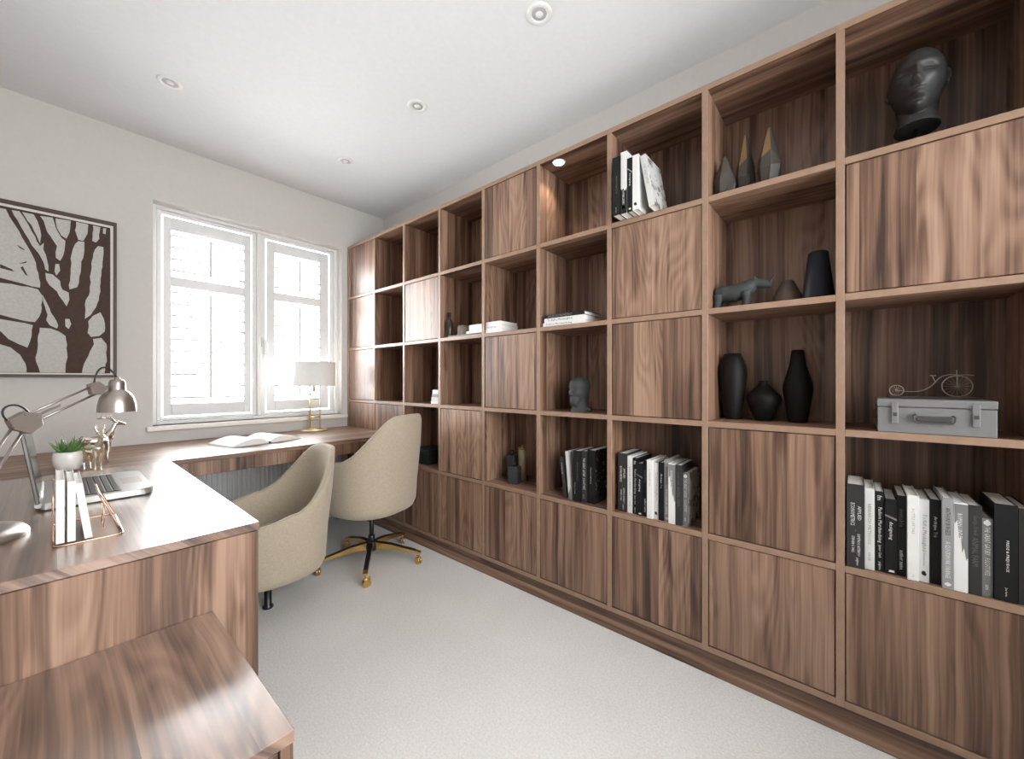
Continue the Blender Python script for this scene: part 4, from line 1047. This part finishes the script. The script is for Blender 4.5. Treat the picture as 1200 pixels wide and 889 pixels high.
# ------------------------------------------------------------------ heads
def gauss(y, z, cy, cz, sy, sz): return math.exp(-((y - cy) / sy) ** 2 - ((z - cz) / sz) ** 2)
def head_mesh(bm, s=1.0, stylised=0.0):
    """face looks along +x; unit head about 0.21 high centred at the origin"""
    nu, nv = 120, 90
    rows = []
    for j in range(nv + 1):
        th = PI * j / nv
        ring_ = []
        for i in range(nu):
            ph = 2 * PI * i / nu
            x = math.sin(th) * math.cos(ph); y = math.sin(th) * math.sin(ph); z = math.cos(th)
            # skull + jaw
            ax, ay, az = 0.092, 0.069 + 0.005 * max(0.0, z), 0.112
            if z < 0: ay *= 1 - 0.30 * (-z) ** 1.3; 
            if z < 0 and x < 0: ax *= 1 - 0.30 * (-z)
            px_, py_, pz_ = x * ax, y * ay, z * az
            if x > 0 and z < 0.3: px_ *= 1 - 0.10 * max(0, abs(y) - 0.3)
            if x > 0:
                w_ = min(1.0, x * 2.2)
                d = 0.0
                d += 0.0035 * gauss(py_, pz_, 0, 0.030, 0.045, 0.010)                       # brow
                for sgn in (-1, 1):
                    d -= 0.0125 * gauss(py_, pz_, sgn * 0.027, 0.013, 0.016, 0.011)         # socket
                    d += 0.0060 * gauss(py_, pz_, sgn * 0.027, 0.010, 0.011, 0.006)         # closed lid
                    d -= 0.0030 * gauss(py_, pz_, sgn * 0.027, 0.004, 0.012, 0.0022)        # lid line
                    d += 0.0050 * gauss(py_, pz_, sgn * 0.040, -0.016, 0.018, 0.016)        # cheekbone
                    d -= 0.0040 * gauss(py_, pz_, sgn * 0.036, -0.050, 0.014, 0.020)        # hollow
                    d += 0.0060 * gauss(py_, pz_, sgn * 0.0095, -0.028, 0.006, 0.006)       # nostril wing
                d += 0.0080 * gauss(py_, pz_, 0, 0.010, 0.0065, 0.020)                      # bridge
                d += 0.0190 * gauss(py_, pz_, 0, -0.022, 0.0085, 0.013)                     # tip
                d -= 0.0040 * gauss(py_, pz_, 0, -0.040, 0.006, 0.005)
                d += 0.0075 * gauss(py_, pz_, 0, -0.049, 0.017, 0.0048)                     # lips
                d += 0.0085 * gauss(py_, pz_, 0, -0.0615, 0.014, 0.0055)
                d -= 0.0050 * gauss(py_, pz_, 0, -0.0552, 0.020, 0.0016)
                d -= 0.0045 * gauss(py_, pz_, 0, -0.074, 0.018, 0.006)
                d += 0.0110 * gauss(py_, pz_, 0, -0.090, 0.018, 0.012)                      # chin
                px_ += d * w_ * 1.45
            ring_.append(bm.verts.new((px_ * s, py_ * s, pz_ * s)))
        rows.append(ring_)
    for j in range(nv):
        for i in range(nu):
            f_ = bm.faces.new((rows[j][i], rows[j+1][i], rows[j+1][(i+1) % nu], rows[j][(i+1) % nu])); f_.smooth = True
    bmesh.ops.remove_doubles(bm, verts=bm.verts, dist=1e-5)
def ear(bm, y, s=1.0):
    e = Euler((R(8) * y, R(12), R(22) * y))
    ellip(bm, (-0.006 * s, y * 0.071 * s, 0.004 * s), (0.013 * s, 0.0050 * s, 0.022 * s), 16, 12, e)
    ellip(bm, (0.000 * s, y * 0.069 * s, -0.017 * s), (0.007 * s, 0.0045 * s, 0.009 * s), 12, 10, e)
hz = ZL[4] + TH / 2
hd = thing('head_sculpture', 'dark bald mannequin head on a short black stand in a top cell', 'sculpture', (1.785, -0.158, hz), R(176))
HS = 0.96
bm = NB(); head_mesh(bm, HS)
tube(bm, [(-0.022, 0, -0.02), (-0.022, 0, -0.07), (-0.012, 0, -0.10), (-0.008, 0, -0.132)], [0.052, 0.049, 0.047, 0.054], 36)
for y_ in (-1, 1): ear(bm, y_, HS)
for v in bm.verts: v.co.z += 0.222
remesh(obj('head', bm, 'dark_resin', hd), 0.0020, 1)
bm = NB(); lathe(bm, [(0.0, 0.0), (0.040, 0.0), (0.040, 0.006), (0.007, 0.008), (0.007, 0.096), (0.0, 0.096)], 24, (-0.008, 0, 0), cap=False); obj('stand', bm, 'black_metal', hd)
# head keeps one even resin colour, no patch on the cheek
# stone bust
bs = thing('stone_bust', 'dark stone bust of a bearded head with sloping shoulders', 'sculpture', (1.712, 1.030, z3), R(168))
bm = NB(); head_mesh(bm, 0.62)
for v in bm.verts: v.co.z += 0.104
ellip(bm, (0.030, 0, 0.060), (0.026, 0.026, 0.034), 16, 12)
ellip(bm, (-0.004, 0, 0.128), (0.060, 0.047, 0.046), 20, 14)
tube(bm, [(-0.004, 0, 0.085), (-0.006, 0, 0.050), (-0.008, 0, 0.025), (-0.010, 0, 0.0)], [0.032, 0.031, 0.040, 0.052], 24)
ellip(bm, (-0.012, 0, 0.014), (0.034, 0.060, 0.020), 18, 12)
for v in bm.verts: v.co.z = max(v.co.z, 0.0)
remesh(obj('bust', bm, 'slate', bs), 0.0024, 1)

# ------------------------------------------------------------------ faceted vases
def facet_vase(label, loc, rz, R0, H, gold_faces, skew):
    t = thing('faceted_vase', label, 'vase', loc, rz, 'faceted vases in a top-row cell')
    bm = NB(); n = 7
    levels = [(0.66, 0.0, 0.0), (1.0, 0.36, 0.3), (0.92, 0.52, 0.3), (0.16, 1.0, 0.15)]
    rings_ = []
    for f_, z, tw in levels:
        rings_.append([bm.verts.new((R0 * f_ * math.cos(2*PI*k/n + tw) + skew * z, R0 * f_ * math.sin(2*PI*k/n + tw), H * z * (1.0 if z not in (0.52,) else (1 + 0.18 * math.sin(2.1 * k))))) for k in range(n)])
    idx = 0
    for li in range(3):
        for k in range(n):
            f_ = bm.faces.new((rings_[li][k], rings_[li][(k+1) % n], rings_[li+1][(k+1) % n], rings_[li+1][k]))
            if (li, k) in gold_faces: f_.material_index = 1  # listed facets take the gold tone instead of bronze
    bm.faces.new(list(reversed(rings_[0]))); bm.faces.new(rings_[-1])
    obj('body', bm, ['bronze_dark', 'dull_gold'], t)
    return t
facet_vase('shortest faceted dark bronze vase beside two gold-faceted ones', (1.735, 0.380, hz), R(150), 0.040, 0.175, (), 0.0)
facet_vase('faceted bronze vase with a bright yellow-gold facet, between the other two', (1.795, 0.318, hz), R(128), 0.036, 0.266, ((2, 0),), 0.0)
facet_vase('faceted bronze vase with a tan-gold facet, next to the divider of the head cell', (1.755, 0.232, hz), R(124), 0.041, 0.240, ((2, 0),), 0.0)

# ------------------------------------------------------------------ rhino and tapered vases
rh = thing('rhino_figurine', 'small dark grey standing rhino figurine', 'figurine', (1.735, 0.335, z2), R(-90))
bm = NB()
tube(bm, [(-0.082, 0, 0.068), (-0.072, 0, 0.070), (-0.045, 0, 0.066), (-0.010, 0, 0.063), (0.022, 0, 0.072), (0.042, 0, 0.082), (0.056, 0, 0.088)], [0.014, 0.027, 0.033, 0.034, 0.033, 0.029, 0.022], 18)
tube(bm, [(0.046, 0, 0.088), (0.066, 0, 0.092), (0.086, 0, 0.086), (0.102, 0, 0.080), (0.112, 0, 0.078)], [0.023, 0.019, 0.016, 0.013, 0.010], 14)
for y_ in (-1, 1):
    tube(bm, [(-0.064, y_*0.017, 0.060), (-0.066, y_*0.018, 0.034), (-0.070, y_*0.018, 0.016), (-0.068, y_*0.018, 0.001)], [0.021, 0.0135, 0.0100, 0.0115], 10)
    tube(bm, [(0.030, y_*0.017, 0.062), (0.032, y_*0.018, 0.034), (0.030, y_*0.018, 0.016), (0.032, y_*0.018, 0.001)], [0.020, 0.0125, 0.0095, 0.0110], 10)
    tube(bm, [(0.060, y_*0.012, 0.104), (0.058, y_*0.017, 0.120)], [0.0055, 0.002], 8)
tube(bm, [(0.106, 0, 0.086), (0.113, 0, 0.100), (0.124, 0, 0.122)], [0.0075, 0.0050, 0.0012], 10)
tube(bm, [(0.092, 0, 0.094), (0.094, 0, 0.106)], [0.0055, 0.0012], 8)
tube(bm, [(-0.090, 0, 0.075), (-0.095, 0, 0.050)], [0.0035, 0.0022], 7)
remesh(obj('body', bm, 'rhino_grey', rh), 0.0024, 2)
def taper_vase(label, loc, rb, rt, h, mat):
    t = thing('tapered_vase', label, 'vase', loc)
    bm = NB(); lathe(bm, [(0.0, 0.0), (rb * 0.97, 0.0), (rb, 0.004), (rt, h - 0.004), (rt - 0.003, h), (rt - 0.006, h - 0.003), (rt - 0.004, h - 0.02), (0.0, h - 0.025)], 40, cap=False)
    obj('body', bm, mat, t)
taper_vase('short brown conical vase between the rhino and the tall navy one', (1.770, 0.178, z2), 0.058, 0.020, 0.092, 'brown_clay')
taper_vase('tall navy-black tapered vase next to the divider', (1.715, 0.086, z2), 0.046, 0.028, 0.165, 'navy')

# three black vases below
def black_vase(label, loc, prof):
    t = thing('black_vase', label, 'vase', loc, 0, 'matt black vases in one cell')
    bm = NB(); lathe(bm, prof, 44, cap=False); obj('body', bm, 'matt_black_ceramic', t)
black_vase('tall matt black vase with broad shoulders', (1.810, 0.367, z3), [(0.0, 0.0), (0.028, 0.0), (0.030, 0.004), (0.044, 0.10), (0.052, 0.175), (0.050, 0.205), (0.040, 0.240), (0.031, 0.264), (0.028, 0.266), (0.026, 0.262), (0.036, 0.235), (0.0, 0.20)])
black_vase('squat round matt black vase with a narrow neck', (1.812, 0.260, z3), [(0.0, 0.0), (0.026, 0.0), (0.030, 0.004), (0.050, 0.050), (0.060, 0.082), (0.056, 0.098), (0.032, 0.126), (0.014, 0.142), (0.014, 0.152), (0.016, 0.155), (0.012, 0.155), (0.011, 0.14), (0.0, 0.13)])
black_vase('tall slender matt black vase with a long tapering neck', (1.812, 0.151, z3), [(0.0, 0.0), (0.028, 0.0), (0.030, 0.004), (0.040, 0.070), (0.047, 0.120), (0.045, 0.145), (0.034, 0.185), (0.026, 0.215), (0.019, 0.268), (0.016, 0.270), (0.015, 0.262), (0.022, 0.21), (0.0, 0.18)])

# ------------------------------------------------------------------ grey case with model bicycle
CY0, CY1 = -0.297, -0.062
cs = thing('metal_case', 'small grey metal trunk with straps and a front handle', 'case', (1.725, (CY0 + CY1) / 2, z3))
hw = (CY1 - CY0) / 2; xd = 0.080
bm = NB(); box(bm, -xd, xd, -hw, hw, 0.0, 0.076, 0.002); obj('body', bm, 'case_grey', cs)
bm = NB(); box(bm, -xd - 0.001, xd + 0.001, -hw - 0.001, hw + 0.001, 0.0775, 0.100, 0.002); obj('lid', bm, 'case_grey', cs)
for y_ in (0.080, -0.080):
    bm = NB(); box(bm, -xd - 0.006, -xd - 0.0011, y_ - 0.007, y_ + 0.007, 0.028, 0.090, 0.0015)
    for z_ in (0.038, 0.062, 0.082): lathe(bm, [(0.0025, 0.0), (0.0, 0.0)], 8, (-xd - 0.006, y_, z_))
    st = obj('strap', bm, 'case_grey', cs)
    bm = NB(); box(bm, -xd - 0.008, -xd - 0.0061, y_ - 0.0045, y_ + 0.0045, 0.050, 0.060, 0.0006); obj('buckle', bm, 'case_dark', st)
bm = NB(); box(bm, -xd - 0.003, -xd - 0.0001, -0.038, 0.038, 0.052, 0.064, 0.001)
obj('handle_plate', bm, 'case_grey', cs)
bm = NB(); tube(bm, [(-xd - 0.002, 0.036, 0.056), (-xd - 0.008, 0.041, 0.052), (-xd - 0.009, 0.041, 0.040), (-xd - 0.009, 0.036, 0.034), (-xd - 0.009, -0.036, 0.034), (-xd - 0.009, -0.041, 0.040), (-xd - 0.008, -0.041, 0.052), (-xd - 0.002, -0.036, 0.056)], 0.0026, 8)
box(bm, -xd - 0.010, -xd - 0.006, -0.035, 0.035, 0.038, 0.050, 0.001)
obj('handle', bm, 'case_dark', cs)
bm = NB(); tube(bm, [(-0.025, hw, 0.065), (-0.025, hw + 0.008, 0.062), (-0.025, hw + 0.009, 0.040), (-0.025, hw, 0.037)], 0.002, 8); obj('side_handle', bm, 'case_dark', cs)
bk_ = thing('model_bicycle', 'wire penny-farthing model on a slim plinth on top of the grey case', 'model', (1.760, -0.182, z3 + 0.101))
bm = NB(); box(bm, -0.020, 0.020, -0.098, 0.090, 0.0, 0.005, 0.001); obj('plinth', bm, 'case_dark', bk_)
def wheel(name, yc, rad, r):
    bm = NB(); n = 40
    tube(bm, [(0, yc + rad * math.cos(2*PI*k/n), 0.0052 + rad + r + rad * math.sin(2*PI*k/n)) for k in range(n)], r, 6, closed=True)
    o = obj(name, bm, 'bike_metal', bk_)
    zc_ = 0.0052 + rad + r
    for k in range(8):
        a = PI * k / 8
        bm = NB(); tube(bm, [(0, yc - rad * math.cos(a), zc_ - rad * math.sin(a)), (0, yc + rad * math.cos(a), zc_ + rad * math.sin(a))], 0.0004, 4); obj('spoke', bm, 'bike_metal', o)
    bm = NB(); tube(bm, [(-0.006, yc, zc_), (0.006, yc, zc_)], 0.0025, 8); obj('hub', bm, 'bike_metal', o)
    return zc_
zb1 = wheel('front_wheel', -0.058, 0.031, 0.0014)
zb2 = wheel('rear_wheel', 0.072, 0.0165, 0.0013)
bm = NB()
tube(bm, [(0.005, -0.058, zb1), (0.005, -0.058, 0.086)], 0.0013, 6); tube(bm, [(-0.005, -0.058, zb1), (-0.005, -0.058, 0.072)], 0.0013, 6)
tube(bm, bez(((0.005, -0.058, 0.071), (0.005, -0.036, 0.076), (0.005, -0.022, 0.066), (0.005, -0.014, 0.050))), 0.0013, 6)
tube(bm, bez(((0.005, -0.014, 0.050), (0.005, 0.008, 0.014), (0.005, 0.035, 0.018), (0.005, 0.072, zb2))), 0.0013, 6)
tube(bm, [(0.005, -0.014, 0.050), (0.005, -0.008, 0.068)], 0.0012, 6)
obj('frame', bm, 'bike_metal', bk_)
bm = NB(); tube(bm, [(0.005, -0.092, 0.070), (0.005, -0.076, 0.072), (0.005, -0.058, 0.071)], 0.0014, 6); obj('handlebar', bm, 'bike_metal', bk_)
bm = NB(); box(bm, -0.001, 0.009, -0.015, -0.002, 0.068, 0.071, 0.001); obj('saddle', bm, 'bike_metal', bk_)
